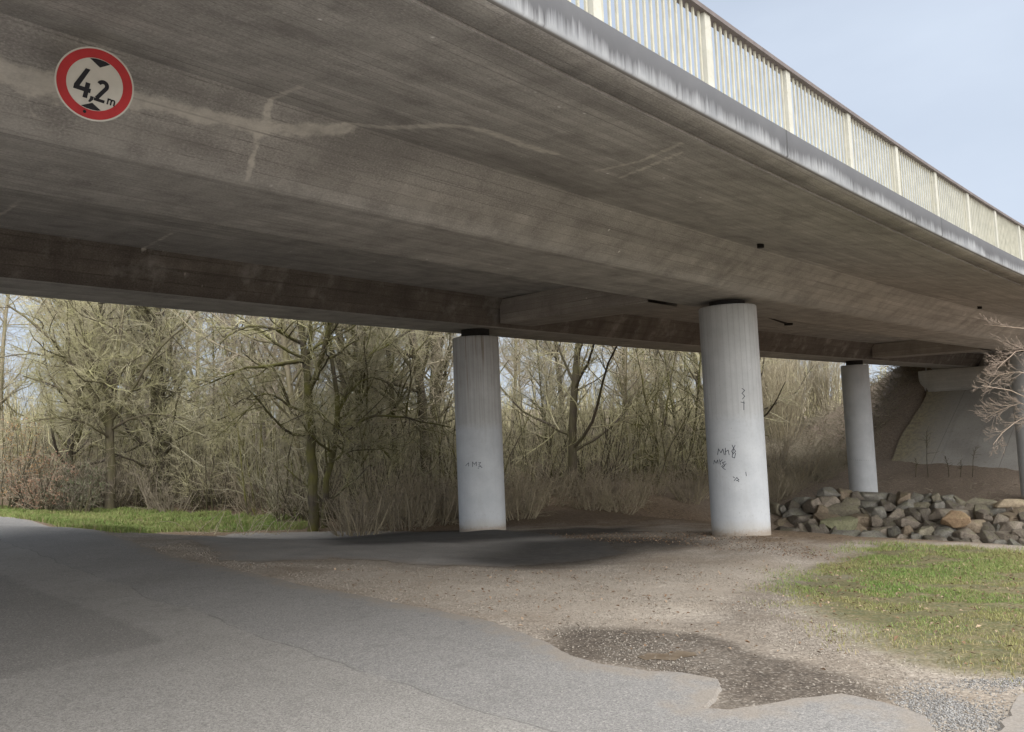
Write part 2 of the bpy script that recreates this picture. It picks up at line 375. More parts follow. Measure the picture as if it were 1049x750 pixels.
# gravel dust near broken edges
c = A.mix(A.math('MULTIPLY', A.rng(A.math('ADD', A.attr('edged'), A.math('MULTIPLY', A.math('SUBTRACT', nm, .5), 1.6)), .5, .0), .55), c, (.25, .21, .165))
A.color(c)
A.bump(A.math('ADD', A.math('MULTIPLY', agd, -1.), A.math('MULTIPLY', nm, .6)), .35, .006)

edge_px = [(0, 530), (40, 537), (105, 546), (150, 562), (175, 572), (215, 580), (260, 590), (300, 599), (350, 608), (400, 618), (450, 628), (490, 637), (530, 649), (560, 662), (585, 675), (625, 683), (668, 690), (697, 692), (733, 699), (739, 707), (726, 722), (716, 731), (748, 731), (782, 727), (815, 719), (866, 714), (918, 726), (948, 738), (953, 752)]
ep = gp(edge_px)
road_poly = [ROADR * 75 + ROADM * -3.2, ROADR * 75 + ROADM * 5.3, ROADR * 45 + ROADM * 5.3, ROADR * 32 + ROADM * 5.4] + list(ep) + [np.array([1.9, 4.0]), np.array([2.1, 3.2]), np.array([3.5, 1.8]), ROADR * -20 + ROADM * 4.9, ROADR * -60 + ROADM * 4.9, ROADR * -60 + ROADM * -3.2, ROADR * -20 + ROADM * -3.2, ROADR * 20 + ROADM * -3.2]
road = sheet('road', road_poly, A.m, .022, .3, .035); tag(road, 'grey worn asphalt road passing under the bridge', kind='structure')
A2 = NT('old_asphalt', .85, .25)
ob = A2.coord('Object'); n1 = A2.noise(ob, 1.5, 5); n2 = A2.noise(ob, 8, 4); ax = A2.sep(A2.voro(ob, 80, out='Color'))[0]
c = A2.mix(A2.rng(n1, .3, .7), (.21, .2, .188), (.3, .282, .26)); c = A2.mix(.35, c, A2.mix(A2.rng(ax, 0, 1), (.08, .075, .07), (.34, .315, .28)))
c = A2.mix(A2.math('MULTIPLY', A2.rng(A2.math('ADD', A2.attr('edged'), A2.math('MULTIPLY', A2.math('SUBTRACT', n2, .5), 2.0)), .75, .05), .35), c, (.25, .2, .15))
st = A2.math('MULTIPLY', A2.attr('shadow'), A2.rng(n2, .25, .6, .85, .97)); c = A2.mix(st, c, (.014, .012, .011))  # same vehicle shadow painted over the pad colour
A2.color(c); A2.bump(n2, .3, .01)
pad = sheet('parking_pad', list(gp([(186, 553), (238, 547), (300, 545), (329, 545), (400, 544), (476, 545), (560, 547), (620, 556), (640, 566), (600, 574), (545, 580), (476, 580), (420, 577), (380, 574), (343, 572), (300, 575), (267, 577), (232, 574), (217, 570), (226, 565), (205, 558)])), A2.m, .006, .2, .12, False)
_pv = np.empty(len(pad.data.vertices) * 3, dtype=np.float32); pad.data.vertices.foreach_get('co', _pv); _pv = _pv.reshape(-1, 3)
_at = pad.data.attributes.new('shadow', 'FLOAT', 'POINT'); _at.data.foreach_set('value', (.86 * np.maximum(softpoly(_pv[:, 0], _pv[:, 1], shadow1, .5) * .95, softpoly(_pv[:, 0], _pv[:, 1], shadow2, .7))).astype(np.float32))
tag(pad, 'old broken asphalt lay-by between the two front pillars', kind='structure')
rp_ = sheet('roadside_asphalt', list(gp([(1015, 756), (1020, 742), (1035, 728), (1049, 719), (1075, 705)])) + [np.array([4.6, 4.6]), np.array([5.2, 3.2]), np.array([2.6, 2.6])], A2.m, .02, .15, .05)
tag(rp_, 'grey asphalt edge in the lower right corner', kind='structure')

# puddle in the pothole
pw = NT('muddy_water', .3, .4); pv_ = pw.coord('Object'); pw.color(pw.mix(pw.rng(pw.noise(pv_, 6, 4), .35, .65), (.12, .09, .062), (.22, .175, .13)))
pud = sheet('puddle', list(gp([(652, 673), (664, 669), (680, 670), (694, 667), (712, 669), (716, 673), (700, 675), (690, 678), (672, 676), (660, 677)])), pw.m, .004, .06, .03, False)
tag(pud, 'small muddy brown puddle in the gravel pothole', kind='structure')

# ------------------------------------------------------------------ concrete
def poly_mask(S, D, lines):
    m = np.zeros(np.shape(S))
    for pts, w, k in lines:
        d = segdist(S, D, pts, closed=False); m = np.maximum(m, k * smooth01(1 - d / w))
    return m
def concrete(name, dark, light, lime=True):
    q = NT(name, .9, .2)
    uv = q.coord('UV'); bs = q.coord('UV', (.55, 9, 1)); bs2 = q.coord('UV', (1.2, 26, 1)); cs = q.coord('UV', (5, .5, 1))
    nb = q.noise(uv, .55, 5, .6); nw = q.noise(uv, 2.2, 5, .65); b1 = q.noise(bs, 1, 4, .6); b2 = q.noise(bs2, 1, 3, .6); c1 = q.noise(cs, 1, 4, .6)
    nf = q.noise(uv, 30, 4, .7)
    f = q.math('ADD', q.math('MULTIPLY', nb, .42), q.math('ADD', q.math('MULTIPLY', nw, .42), q.math('ADD', q.math('MULTIPLY', b1, .14), q.math('ADD', q.math('MULTIPLY', b2, .22), q.math('MULTIPLY', c1, .2)))))
    c = q.mix(q.rng(f, .54, .86), dark, light)
    sv = q.sep(uv); rowi = q.math('FLOOR', q.math('MULTIPLY', sv[1], 8.0)); w1 = q.n('ShaderNodeTexWhiteNoise', noise_dimensions='1D'); q.link(rowi, w1.inputs['W'])
    seg = q.math('FLOOR', q.math('ADD', q.math('DIVIDE', sv[0], 3.2), q.math('MULTIPLY', w1.outputs['Value'], 7.)))
    w2 = q.n('ShaderNodeTexWhiteNoise', noise_dimensions='2D'); q.link(q.comb(rowi, seg), w2.inputs['Vector'])
    c = q.mix(q.math('MULTIPLY', q.rng(w2.outputs['Value'], .0, 1., .0, .42), q.rng(nb, .3, .6, .5, 1.)), c, tuple(x * .8 for x in dark))
    bl = q.math('ABSOLUTE', q.math('SUBTRACT', q.math('FRACT', q.math('MULTIPLY', sv[1], 8.0)), .5)); bl = q.math('MULTIPLY', q.rng(bl, .44, .5), q.rng(nw, .38, .6, .1, .75)); c = q.mix(bl, c, tuple(x * .55 for x in dark))
    ng = q.noise(q.coord('UV', (38, 75, 1)), 1, 3, .7); c = q.mix(q.math('MULTIPLY', q.rng(ng, .48, .68), .5), c, tuple(x * .55 for x in dark)); c = q.mix(q.math('MULTIPLY', q.rng(ng, .45, .3), .4), c, tuple(min(1, x * 1.3) for x in light))
    c = q.mix(q.math('MULTIPLY', q.rng(nf, .55, .75), .45), c, tuple(x * .6 for x in dark))
    # pale specks / blow holes
    vs_ = q.voro(uv, 3.1); c = q.mix(q.math('MULTIPLY', q.rng(vs_, .07, .03), q.rng(nw, .5, .6)), c, tuple(min(1, x * 1.7) for x in light))
    if lime:
        lnz = q.noise(q.coord('UV', (5, 8, 1)), 1, 6, .75); lm = q.math('MULTIPLY', q.rng(q.math('ADD', q.attr('lime'), q.math('MULTIPLY', q.math('SUBTRACT', lnz, .5), 1.5)), .38, .72), q.math('MULTIPLY', q.rng(lnz, .3, .6, .35, .85), q.rng(q.attr('lime'), .02, .2))); c = q.mix(lm, c, (.72, .69, .64))
        dm = q.math('MULTIPLY', q.attr('damp'), q.rng(nw, .3, .65)); c = q.mix(dm, c, tuple(x * .55 for x in dark))
        pm = q.math('MULTIPLY', q.attr('palec'), q.rng(nw, .3, .7)); c = q.mix(pm, c, (.5, .485, .46))
        mo = q.noise(q.coord('UV', (1.5, 2.4, 1), (7, 3, 0)), 1, 5, .65); c = q.mix(q.math('MULTIPLY', q.rng(mo, .52, .72), .55), c, tuple(x * .7 for x in dark)); c = q.mix(q.math('MULTIPLY', q.rng(mo, .46, .3), .4), c, (.52, .505, .48))
    # board joints along the span
    jn = q.math('ABSOLUTE', q.math('SUBTRACT', q.math('FRACT', q.math('MULTIPLY', q.math('ADD', q.sep(uv)[1], q.math('MULTIPLY', q.noise(q.coord('UV', (.3, 0.1, 1)), 1, 2), .05)), 1.9)), .5))
    jm = q.math('MULTIPLY', q.rng(jn, .018, .006), q.rng(nb, .45, .6, .1, .5)); c = q.mix(jm, c, tuple(x * .5 for x in dark))
    # panel joints across the span
    jx = q.math('ABSOLUTE', q.math('SUBTRACT', q.math('FRACT', q.math('DIVIDE', q.sep(uv)[0], 2.6)), .5))
    jm = q.math('MULTIPLY', q.rng(jx, .006, .002), q.rng(nw, .48, .62, .0, .2)); c = q.mix(jm, c, tuple(x * .55 for x in dark))
    q.color(c); q.bump(q.math('ADD', q.math('MULTIPLY', b2, .5), q.math('MULTIPLY', nf, .8)), .45, .01)
    return q.m
CONC = concrete('deck_concrete', (.30, .287, .278), (.64, .618, .595))
CONC_D = concrete('crossbeam_concrete', (.28, .255, .235), (.52, .485, .45), lime=False)
LIME = [([(1.0, 3.5), (2.0, 3.47), (2.41, 3.49), (2.98, 3.42)], .19, 1), ([(2.98, 3.42), (3.48, 3.39), (4.12, 3.35), (4.41, 3.3), (4.88, 3.17), (5.22, 2.83)], .13, 1), ([(5.22, 2.83), (5.38, 2.29), (5.55, 2.06), (5.89, 1.99), (6.36, 2.03), (6.7, 1.95)], .17, .85),
        ([(3.97, 2.48), (4.06, 3.1), (4.11, 3.36), (4.16, 3.6), (4.24, 3.84)], .06, 1), ([(3.74, 1.68), (3.97, 2.48)], .03, .45), ([(5.5, 2.06), (5.85, 2.5)], .12, .3),
        ([(6.87, .5), (7.36, 1.31), (7.55, 2.03)], .08, .7), ([(7.18, .68), (7.64, 1.43), (7.95, 1.97)], .08, .7), ([(10.87, 3.18), (11.09, 3.61)], .04, .4), ([(9.8, 3.37), (9.93, 3.81)], .04, .4),
        ([(3.63, 8.38), (3.69, 9.36)], .07, .8), ([(5.8, 8.78), (5.94, 10.07)], .07, .8), ([(11.04, 10.14), (10.84, 10.41)], .05, .35), ([(16.69, 3.02), (17.71, 3.82)], .06, .4), ([(19.51, 2.66), (21.81, 3.69)], .06, .35), ([(9.8, 7.4), (10.1, 8.7)], .02, .5), ([(2.2, 3.66), (2.35, 3.74)], .05, .7), ([(5.8, 3.7), (6.1, 3.82)], .06, .5)]
DAMP = [([(1.5, 3.25), (2.6, 3.26), (3.9, 3.2)], .17, .7), ([(4.9, 3.42), (5.6, 3.1), (6.77, 2.67), (8.5, 2.9)], .5, .7), ([(3.4, 3.62), (3.85, 3.66)], .12, .5), ([(-5, .5), (30, .5)], .16, .4), ([(9, 3.4), (12, 3.4), (16, 3.5)], .15, .3)]
PALEC = [([(-10, 3.87), (40, 3.87)], .07, 1.), ([(-10, 11.2), (40, 11.2)], .7, .5), ([(1, 3.83), (8, 3.8), (15, 3.82), (30, 3.82)], .12, .55), ([(2.8, 3.65), (3.4, 3.72)], .2, .5), ([(5, 3.7), (9, 3.7)], .2, .45), ([(18, 3.3), (24, 3.4)], .3, .35), ([(3, 4.2), (6, 4.4)], .5, .2)]  # pale patches, plus painted edge highlight and light on the rear girder's underside
bridge = empty('road_bridge', (0, 0, 0)); tag(bridge, 'grey concrete road bridge with two hollow beams crossing over the road', 'bridge')
def strip(prof, s0, s1, ds, name, mat, parent, fine=None):
    """ruled surface along the bridge, v coordinate = d"""
    ss = np.linspace(s0, s1, max(2, int(round((s1 - s0) / ds)) + 1)); dz = []
    for (d0, z0), (d1, z1) in zip(prof[:-1], prof[1:]):
        k = max(1, int(abs(d1 - d0) / (fine or 10)))
        dz += [(d0 + (d1 - d0) * j / k, z0 + (z1 - z0) * j / k) for j in range(k)]
    dz.append(prof[-1]); dz = np.array(dz)
    S, D = np.meshgrid(ss, dz[:, 0]); Z = np.repeat(dz[:, 1:2], len(ss), 1) + E0
    # tiny unevenness of cast concrete
    V = B(S.ravel(), D.ravel(), Z.ravel())
    n, m = len(dz), len(ss)
    i = (np.arange(n - 1)[:, None] * m + np.arange(m - 1)[None]).ravel()
    F = np.stack([i, i + 1, i + 1 + m, i + m], -1)
    dd = np.concatenate([[0], np.cumsum(np.hypot(np.diff(dz[:, 0]), np.diff(dz[:, 1])))]) if fine is None else dz[:, 0]
    uv = np.c_[S.ravel(), np.repeat(dd[:, None], m, 1).ravel()]
    at_ = dict(lime=poly_mask(S.ravel(), D.ravel(), LIME), damp=poly_mask(S.ravel(), D.ravel(), DAMP), palec=poly_mask(S.ravel(), D.ravel(), PALEC)) if fine else dict(lime=np.zeros(len(V)))
    return V, F, uv, at_
S0, S1 = -28.0, 54.0
def closed_strip(name, bottom, top_z, mat, mid=(-1, 14), fine=.06):
    """body with a bottom profile given left to right, vertical ends and a flat top"""
    Vs, Fs, Us, L_, D_, P_ = [], [], [], [], [], []
    n = 0
    for (a, b, ds, fn) in ((S0, mid[0], .5, .5), (mid[0], mid[1], .055, fine), (mid[1], S1, .25, .25)):
        V, F, uv, at_ = strip(bottom, a, b, ds, name, mat, None, fn)
        Vs.append(V); Fs.append(F + n); Us.append(uv); n += len(V); L_.append(at_['lime']); D_.append(at_['damp']); P_.append(at_['palec'])
    topp = [bottom[0], (bottom[0][0], top_z), (bottom[-1][0], top_z), bottom[-1]] if not isinstance(top_z, list) else [bottom[0]] + top_z + [bottom[-1]]
    V, F, uv, at_ = strip(topp, S0, S1, .5, name, mat, None, None)
    Vs.append(V); Fs.append(F + n); Us.append(uv); z = np.zeros(len(V)); L_.append(z); D_.append(z); P_.append(z)
    return mesh_np(name, np.concatenate(Vs), np.concatenate(Fs), mat, bridge, uv=np.concatenate(Us), attrs=dict(lime=np.concatenate(L_), damp=np.concatenate(D_), palec=np.concatenate(P_)))
# deck slab (cantilevers and soffit between the girders); the girders hang 2 mm proud below it
closed_strip('deck_slab', [(.335, 2.672), (3.12, 3.12), (3.5, 3.16), (6.2, 3.2), (10.1, 3.27), (12.4, 3.3), (15.615, 3.46)], [(.335, 2.985), (3.2, 3.245), (15.615, 3.62)], CONC)
closed_strip('girder', [(3.10, 3.116), (3.896, 2.535), (5.488, 2.541), (6.3, 3.2)], 3.225, CONC)
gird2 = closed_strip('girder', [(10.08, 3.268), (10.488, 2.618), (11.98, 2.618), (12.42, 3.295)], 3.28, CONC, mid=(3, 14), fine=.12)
WEBD = concrete('dark_web_concrete', (.125, .108, .097), (.27, .24, .215)); gird2.data.materials.append(WEBD)  # darker concrete for the near web face of the rear girder
_u = np.empty(len(gird2.data.vertices) * 3, dtype=np.float32); gird2.data.vertices.foreach_get('co', _u); _u = _u.reshape(-1, 3)
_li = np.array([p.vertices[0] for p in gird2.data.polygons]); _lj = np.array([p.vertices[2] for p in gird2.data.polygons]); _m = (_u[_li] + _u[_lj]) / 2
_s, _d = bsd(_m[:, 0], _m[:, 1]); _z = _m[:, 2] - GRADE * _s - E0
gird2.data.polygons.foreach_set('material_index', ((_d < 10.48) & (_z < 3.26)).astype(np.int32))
# kerb beam carrying the railing
FA = NT('kerb_beam_concrete', .85, .25)
uv = FA.coord('UV'); u_, v_ = FA.sep(uv)[0], FA.sep(uv)[1]
st1 = FA.noise(FA.coord('UV', (22, .8, 1)), 1, 4, .6); st2 = FA.noise(FA.coord('UV', (60, 1.2, 1)), 1, 3, .6); lg = FA.noise(FA.coord('UV', (.7, .3, 1)), 1, 4)
c = FA.mix(FA.rng(FA.noise(uv, 3, 4), .3, .7), (.31, .32, .335), (.48, .49, .5))
run = FA.math('ADD', FA.math('ADD', FA.math('MULTIPLY', st1, .5), FA.math('MULTIPLY', st2, .3)), FA.math('ADD', FA.math('MULTIPLY', lg, .75), FA.math('MULTIPLY', FA.noise(FA.coord('UV', (4.5, .5, 1)), 1, 4, .6), .3)))
hgt = FA.rng(v_, .30, .0)          # 0 at the top edge .. 1 at the lower edge (v = distance below the top)
thr = FA.math('SUBTRACT', run, FA.math('MULTIPLY', FA.rng(v_, .0, .30), .62))
c = FA.mix(FA.math('MULTIPLY', FA.rng(thr, .36, .62), .9), c, (.1, .1, .105))
pj = FA.math('ABSOLUTE', FA.math('SUBTRACT', FA.math('FRACT', FA.math('DIVIDE', u_, 5.4)), .5)); c = FA.mix(FA.math('MULTIPLY', FA.rng(pj, .004, .002), .75), c, (.07, .07, .07)); c = FA.mix(FA.rng(v_, .285, .3), c, (.16, .15, .14)); FA.color(c); FA.bump(st2, .2, .005)
UND = CONC
def kerb(name, d0, up, side):
    prof = [(d0, 2.993 + up), (d0, 2.72 + up), (d0 + .03 * side, 2.691 + up), (d0 + .32 * side, 2.691 + up), (d0 + .32 * side, 2.95 + up)]
    V, F, uv, at_ = strip([(a, b) for a, b in prof], S0, S1, .25, name, FA.m, None, None)
    o = mesh_np(name, V, F, FA.m, bridge, uv=uv, attrs=dict(lime=np.zeros(len(V)), damp=np.zeros(len(V)), palec=np.zeros(len(V))))
    o.data.materials.append(CONC)
    vv = uv[F[:, 0], 1]; mi = np.where(vv > .29, 1, 0).astype(np.int32); o.data.polygons.foreach_set('material_index', mi)
    V2, F2, uv2, a2 = strip([(d0, 2.993 + up), (d0 + .7 * side, 3.0 + up), (d0 + .7 * side, 3.3 + up * .4)], S0, S1, .5, 'x', CONC, None, None)
    return o, (V2, F2)
for d0, sd_, up_ in ((0, 1, 0), (15.95, -1, .78)):
    o, (V2, F2) = kerb('kerb_beam', d0, up_, sd_)
    mesh_np('kerb_cap', V2, F2, simple('kerb_cap_concrete', (.33, .33, .32)), bridge)
# crossbeams between the girders above each pair of pillars
for s0, s1_ in ((14.35, 15.45), (36.3, 37.6)):
    mb = MB(); dd = np.linspace(5.9, 10.2, 9); zb = np.linspace(2.56, 2.63, 9) + .03
    for face, flip in ((s0, 0), (s1_, 1)):
        V = np.concatenate([B(np.full(9, face), dd, zb + E0), B(np.full(9, face), dd, np.full(9, 3.24 + E0))])
        mb.add(V, [[i, i + 1, i + 10, i + 9] for i in range(8)], np.r_[np.c_[dd, zb], np.c_[dd, np.full(9, 3.24)]])
    V = np.concatenate([B(np.full(9, s0), dd, zb + E0), B(np.full(9, s1_), dd, zb + E0)])
    mb.add(V, [[i, i + 1, i + 10, i + 9] for i in range(8)], np.r_[np.c_[dd, zb], np.c_[dd, zb + 1]])
    mb.build('crossbeam', CONC_D, bridge, uv=True)
DRAIN = simple('drain_iron', (.02, .018, .017), .7)
def spout(s, d, z, r, l):
    mb = MB(); c0 = B([s], [d], [z + E0])[0]; k = 12; a = np.arange(k) * 2 * math.pi / k
    for rr2, z0, z1 in ((r, 0.05, -l),):
        V = np.concatenate([np.c_[c0[0] + rr2 * np.cos(a), c0[1] + rr2 * np.sin(a), np.full(k, c0[2] + z0)], np.c_[c0[0] + rr2 * np.cos(a), c0[1] + rr2 * np.sin(a), np.full(k, c0[2] + z1)]])
        mb.add(V, [[i, (i + 1) % k, k + (i + 1) % k, k + i] for i in range(k)] + [list(range(k, 2 * k))])
    return mb.build('drain_spout', DRAIN, bridge)
spout(25.65, 8.36, 3.23, .14, .05); spout(13.21, 2.78, 3.06, .06, .06); spout(25.93, 2.74, 3.05, .06, .06)
mb = MB(); q = [B([a], [b], [3.222 + E0])[0] for a, b in ((23.55, 7.95), (25.5, 8.3), (25.5, 8.42), (23.55, 7.97))]; q = np.array(q) - [0, 0, .0]
mb.add(np.concatenate([q - [0, 0, .012], q + [0, 0, .03]]), [[0, 1, 2, 3], [4, 7, 6, 5], [0, 4, 5, 1], [1, 5, 6, 2], [2, 6, 7, 3], [3, 7, 4, 0]]); mb.build('drain_slot', DRAIN, bridge)

# ------------------------------------------------------------------ pillars
PC = NT('pillar_coated_concrete', .8, .25)
uv = PC.coord('UV'); u_, v_ = PC.sep(uv)[0], PC.sep(uv)[1]      # u = arc metres, v = height above ground
brd = PC.noise(PC.coord('UV', (9, .12, 1)), 1, 3, .6); nse_ = PC.noise(uv, 1.6, 5, .6); nf = PC.noise(uv, 22, 4, .65); drip = PC.noise(PC.coord('UV', (14, .5, 1)), 1, 4, .6)
coat = PC.mix(PC.rng(nse_, .3, .7), (.425, .44, .455), (.515, .53, .54))
raw = PC.mix(PC.rng(PC.math('ADD', PC.math('MULTIPLY', brd, .6), PC.math('MULTIPLY', nse_, .5)), .35, .75), (.345, .34, .33), (.52, .52, .51))
lim = PC.attr('coatline'); 
up_ = PC.rng(PC.math('ADD', PC.math('SUBTRACT', v_, lim), PC.math('MULTIPLY', PC.math('SUBTRACT', nf, .5), .3)), -.1, .12)
c = PC.mix(PC.math('MULTIPLY', up_, PC.attr('rawness')), coat, raw)
fr = PC.math('ABSOLUTE', PC.math('SUBTRACT', PC.math('FRACT', PC.math('MULTIPLY', u_, 8.7)), .5))
ln = PC.math('MULTIPLY', PC.rng(fr, .06, .015), PC.math('MULTIPLY', PC.rng(brd, .4, .6, .15, .8), PC.rng(up_, 0, 1, .12, .9))); c = PC.mix(ln, c, (.19, .185, .18))
rust = PC.math('MULTIPLY', PC.math('MULTIPLY', PC.rng(drip, .52, .68), PC.attr('rusty')), PC.rng(v_, 2.6, 4.4)); c = PC.mix(PC.math('MULTIPLY', rust, .8), c, (.2, .15, .105))
foot = PC.math('MULTIPLY', PC.rng(PC.math('ADD', v_, PC.math('MULTIPLY', nse_, .5)), .62, .2), .75); c = PC.mix(foot, c, (.42, .37, .3))
foot = PC.math('MULTIPLY', PC.rng(PC.math('ADD', v_, PC.math('MULTIPLY', nf, .25)), .32, .2), .6); c = PC.mix(foot, c, (.25, .19, .13))
c = PC.mix(PC.math('MULTIPLY', PC.rng(nf, .55, .75), .3), c, (.28, .27, .26)); c = PC.mix(PC.math('MULTIPLY', PC.rng(PC.noise(PC.coord('UV', (3, .6, 1)), 1, 5, .7), .55, .72), .35), c, (.33, .325, .315)); sp_ = PC.voro(uv, 5.5); c = PC.mix(PC.math('MULTIPLY', PC.rng(sp_, .06, .03), .7), c, (.22, .21, .2)); PC.color(c); PC.bump(PC.math('ADD', brd, PC.math('MULTIPLY', nf, .4)), .2, .01)
BEAR = simple('bearing_rubber', (.03, .028, .027), .8)
PAINT = simple('marker_ink', (.03, .035, .05), .6)
def pillar(name, s, d, ztop, coat_h, rawness, rusty, label, marks=()):
    p = bxy(s, d); zg = float(Hg(np.array(p[0]), np.array(p[1]))); r = .584; base = zg - .5
    zt = ztop + GRADE * s; t = empty(name, (p[0], p[1], zg)); tag(t, label, 'pillar', 'round bridge pillars')
    k = 72; a = np.linspace(0, 2 * math.pi, k + 1); a = a + math.pi / 2
    zs = np.concatenate([[base - zg], np.arange(0, zt - zg - .03, .25), [zt - zg - .02, zt - zg]]); rs = np.full(len(zs), r); rs[-1] = r - .015
    X = np.concatenate([np.c_[rr2 * np.cos(a), rr2 * np.sin(a), np.full(k + 1, z)] for rr2, z in zip(rs, zs)])
    uvp = np.concatenate([np.c_[a * r, np.full(k + 1, z)] for z in zs])
    F = [[i * (k + 1) + j, i * (k + 1) + j + 1, (i + 1) * (k + 1) + j + 1, (i + 1) * (k + 1) + j] for i in range(len(zs) - 1) for j in range(k)]
    F.append([(len(zs) - 1) * (k + 1) + j for j in range(k)])
    o = mesh_np('shaft', X, F, PC.m, t, uv=uvp, attrs=dict(coatline=np.full(len(X), coat_h), rawness=np.full(len(X), rawness), rusty=np.full(len(X), rusty)))
    for f in o.data.polygons: f.use_smooth = len(f.vertices) == 4
    # bearing under the girder
    zb = (2.54 if d < 8 else 2.618) + E0 + GRADE * s - zg; k2 = 24; a2 = np.arange(k2) * 2 * math.pi / k2
    V = np.concatenate([np.c_[.36 * np.cos(a2), .36 * np.sin(a2), np.full(k2, z)] for z in (zt - zg - .005, zb + .02)])
    mesh_np('bearing', V, [[i, (i + 1) % k2, k2 + (i + 1) % k2, k2 + i] for i in range(k2)], BEAR, t)
    for strokes in marks:      # scribbles: list of polylines in (arc metres from the camera-facing line, height above ground)
        mb = MB(); fa = math.atan2(-p[1], -p[0]); ca = fa
        for st in strokes:
            st = np.array(st, float)
            for q0, q1 in zip(st[:-1], st[1:]):
                dv = q1 - q0; L = np.hypot(*dv) + 1e-9; nn = np.array([-dv[1], dv[0]]) / L * .006; e = dv / L * .004
                quad = np.array([q0 - nn - e, q1 - nn + e, q1 + nn + e, q0 + nn - e])
                VV = []
                for rr2 in (r + .002, r - .004):
                    an = ca + quad[:, 0] / r; VV.append(np.c_[rr2 * np.cos(an), rr2 * np.sin(an), quad[:, 1]])
                mb.hexa(np.concatenate(VV[::-1]))
        mb.build('scribble', PAINT, t)
    return t, p, zg
def pm(px, py, p, zg, depth):
    """photo pixel -> (arc metres, height) on the camera side of a pillar"""
    X = at(px, py, depth); az = math.atan2(X[0], X[1]) - math.atan2(p[0], p[1]); D = math.hypot(*p)
    off = math.tan(az) * D * (D - .584) / D
    r = .584; return (math.asin(max(-.98, min(.98, off / r))) * r, X[2] - zg)
def letters(spec, p, zg, dep):
    return [[pm(px, py, p, zg, dep) for px, py in st] for st in spec]
pR = bxy(15.4706, 4.7148); zR = float(Hg(np.array(pR[0]), np.array(pR[1])))
pL = bxy(14.4775, 11.2339); zL = float(Hg(np.array(pL[0]), np.array(pL[1])))
dR, dL = float(pR @ FWD[:2]) - .5, float(pL @ FWD[:2]) - .5
mR = [letters([[(735, 466), (736, 460), (738.5, 464), (740.5, 460), (742, 466)], [(743, 459), (743.5, 466)], [(743, 463), (746, 461), (747, 466)], [(750, 456), (751.5, 459), (753, 456)], [(751.5, 459), (749.5, 462), (751, 465), (753.5, 462), (751.5, 459), (750, 468), (752.5, 469), (753.5, 464)]], pR, zR, dR),
      letters([[(731, 476), (731.5, 472), (733.5, 475), (735, 471.5), (735.5, 475)], [(737, 471), (738, 476)], [(738, 473), (740, 471)], [(743, 473), (740, 474), (742.5, 477), (740, 479), (743, 481)], [(739, 478), (744, 475)]], pR, zR, dR),
      letters([[(751, 488), (757, 493)], [(752, 492), (755, 488.5)], [(755, 489), (757, 491), (754, 492)], [(764, 483), (764.5, 487)]], pR, zR, dR),
      letters([[(760, 398), (763, 400), (760, 403), (763, 406), (760.5, 409)], [(759, 412), (763, 413)], [(762, 411), (762, 420)]], pR, zR, dR)]
mL = [letters([[(477, 477), (480, 474), (480, 477.5)], [(484, 478), (484, 473), (486, 475.5), (488, 473), (488, 477)], [(490, 474), (492.5, 473.5), (490.5, 476), (493, 477.5), (490, 478)], [(489.5, 479.5), (494, 478.5)]], pL, zL, dL)]
ZT = 2.4145 + EYE
def hgt_at(px, py, p, zg): return pm(px, py, p, zg, float(p @ FWD[:2]) - .5)[1]
p3 = bxy(36.71, 11.2339); p4 = bxy(37.7032, 4.7148)
pillar('bridge_pillar', 15.4706, 4.7148, ZT, hgt_at(752, 428, pR, zR), .6, .0, 'large round pale pillar with black scribbles standing nearest, right of centre', mR)
pillar('bridge_pillar', 14.4775, 11.2339, ZT, hgt_at(490, 437, pL, zL), 1., 1., 'round pillar with brown rust streaks at its top and white painted lower half', mL)
z3 = float(Hg(np.array(p3[0]), np.array(p3[1]))); d3 = float(p3 @ FWD[:2]) - .5
m3 = [letters([[(x_, 471.2), (x_ + 2.6, 471.2)] for x_ in (871.8, 876.2, 880.4, 885, 889.3, 893.2)], p3, z3, d3)]
pillar('bridge_pillar', 36.71, 11.2339, ZT, 9., 1., 0., 'far slim round pillar with a dashed ring standing above the boulder wall', m3)
pillar('bridge_pillar', 37.7032, 4.7148, ZT, 9., 1., 0., 'far round pillar cut by the right picture edge behind bare twigs')

# ------------------------------------------------------------------ railing
CREAM = NT('railing_paint', .6, .3); v = CREAM.coord('Object'); n = CREAM.noise(v, 3, 5); n2 = CREAM.noise(v, 25, 3)
c = CREAM.mix(CREAM.rng(n, .3, .7), (.42, .41, .345), (.52, .505, .44)); CREAM.color(CREAM.mix(CREAM.math('MULTIPLY', CREAM.rng(n2, .55, .75), .4), c, (.36, .34, .2)))
GALV = simple('baluster_metal', (.43, .41, .325), .55, .35)
RAILM = simple('handrail_paint', (.15, .125, .115), .6, .3)
rail = empty('bridge_railing', tuple(B([10.], [.25], [3.0 + E0])[0])); tag(rail, 'cream metal railing with thin uprights and dark handrail along the bridge edge', 'railing')
rl = np.array(rail.location)
RZ0, RZ1, RDS, RS0 = 2.985, 3.953, 1.811, 5.147
def bbox(mb, s0, s1, d0, d1, z0, z1):
    c = np.concatenate([B([s0, s1, s1, s0], [d0, d0, d1, d1], np.full(4, z + E0)) for z in (z0, z1)]) - rl; mb.hexa(c)
mb = MB(); ss = np.arange(S0, S1, .6)
for a, b in zip(ss[:-1], ss[1:]): 
    pr = [(.19, 3.895), (.19, 3.94), (.215, 3.955), (.285, 3.955), (.31, 3.94), (.31, 3.895)]
    V = np.concatenate([B(np.full(6, q), [x for x, _ in pr], np.array([y for _, y in pr]) + E0) for q in (a, b)]) - rl
    mb.add(V, [[i, (i + 1) % 6, 6 + (i + 1) % 6, 6 + i] for i in range(6)])
mb.build('handrail', RAILM, rail)
mb = MB()
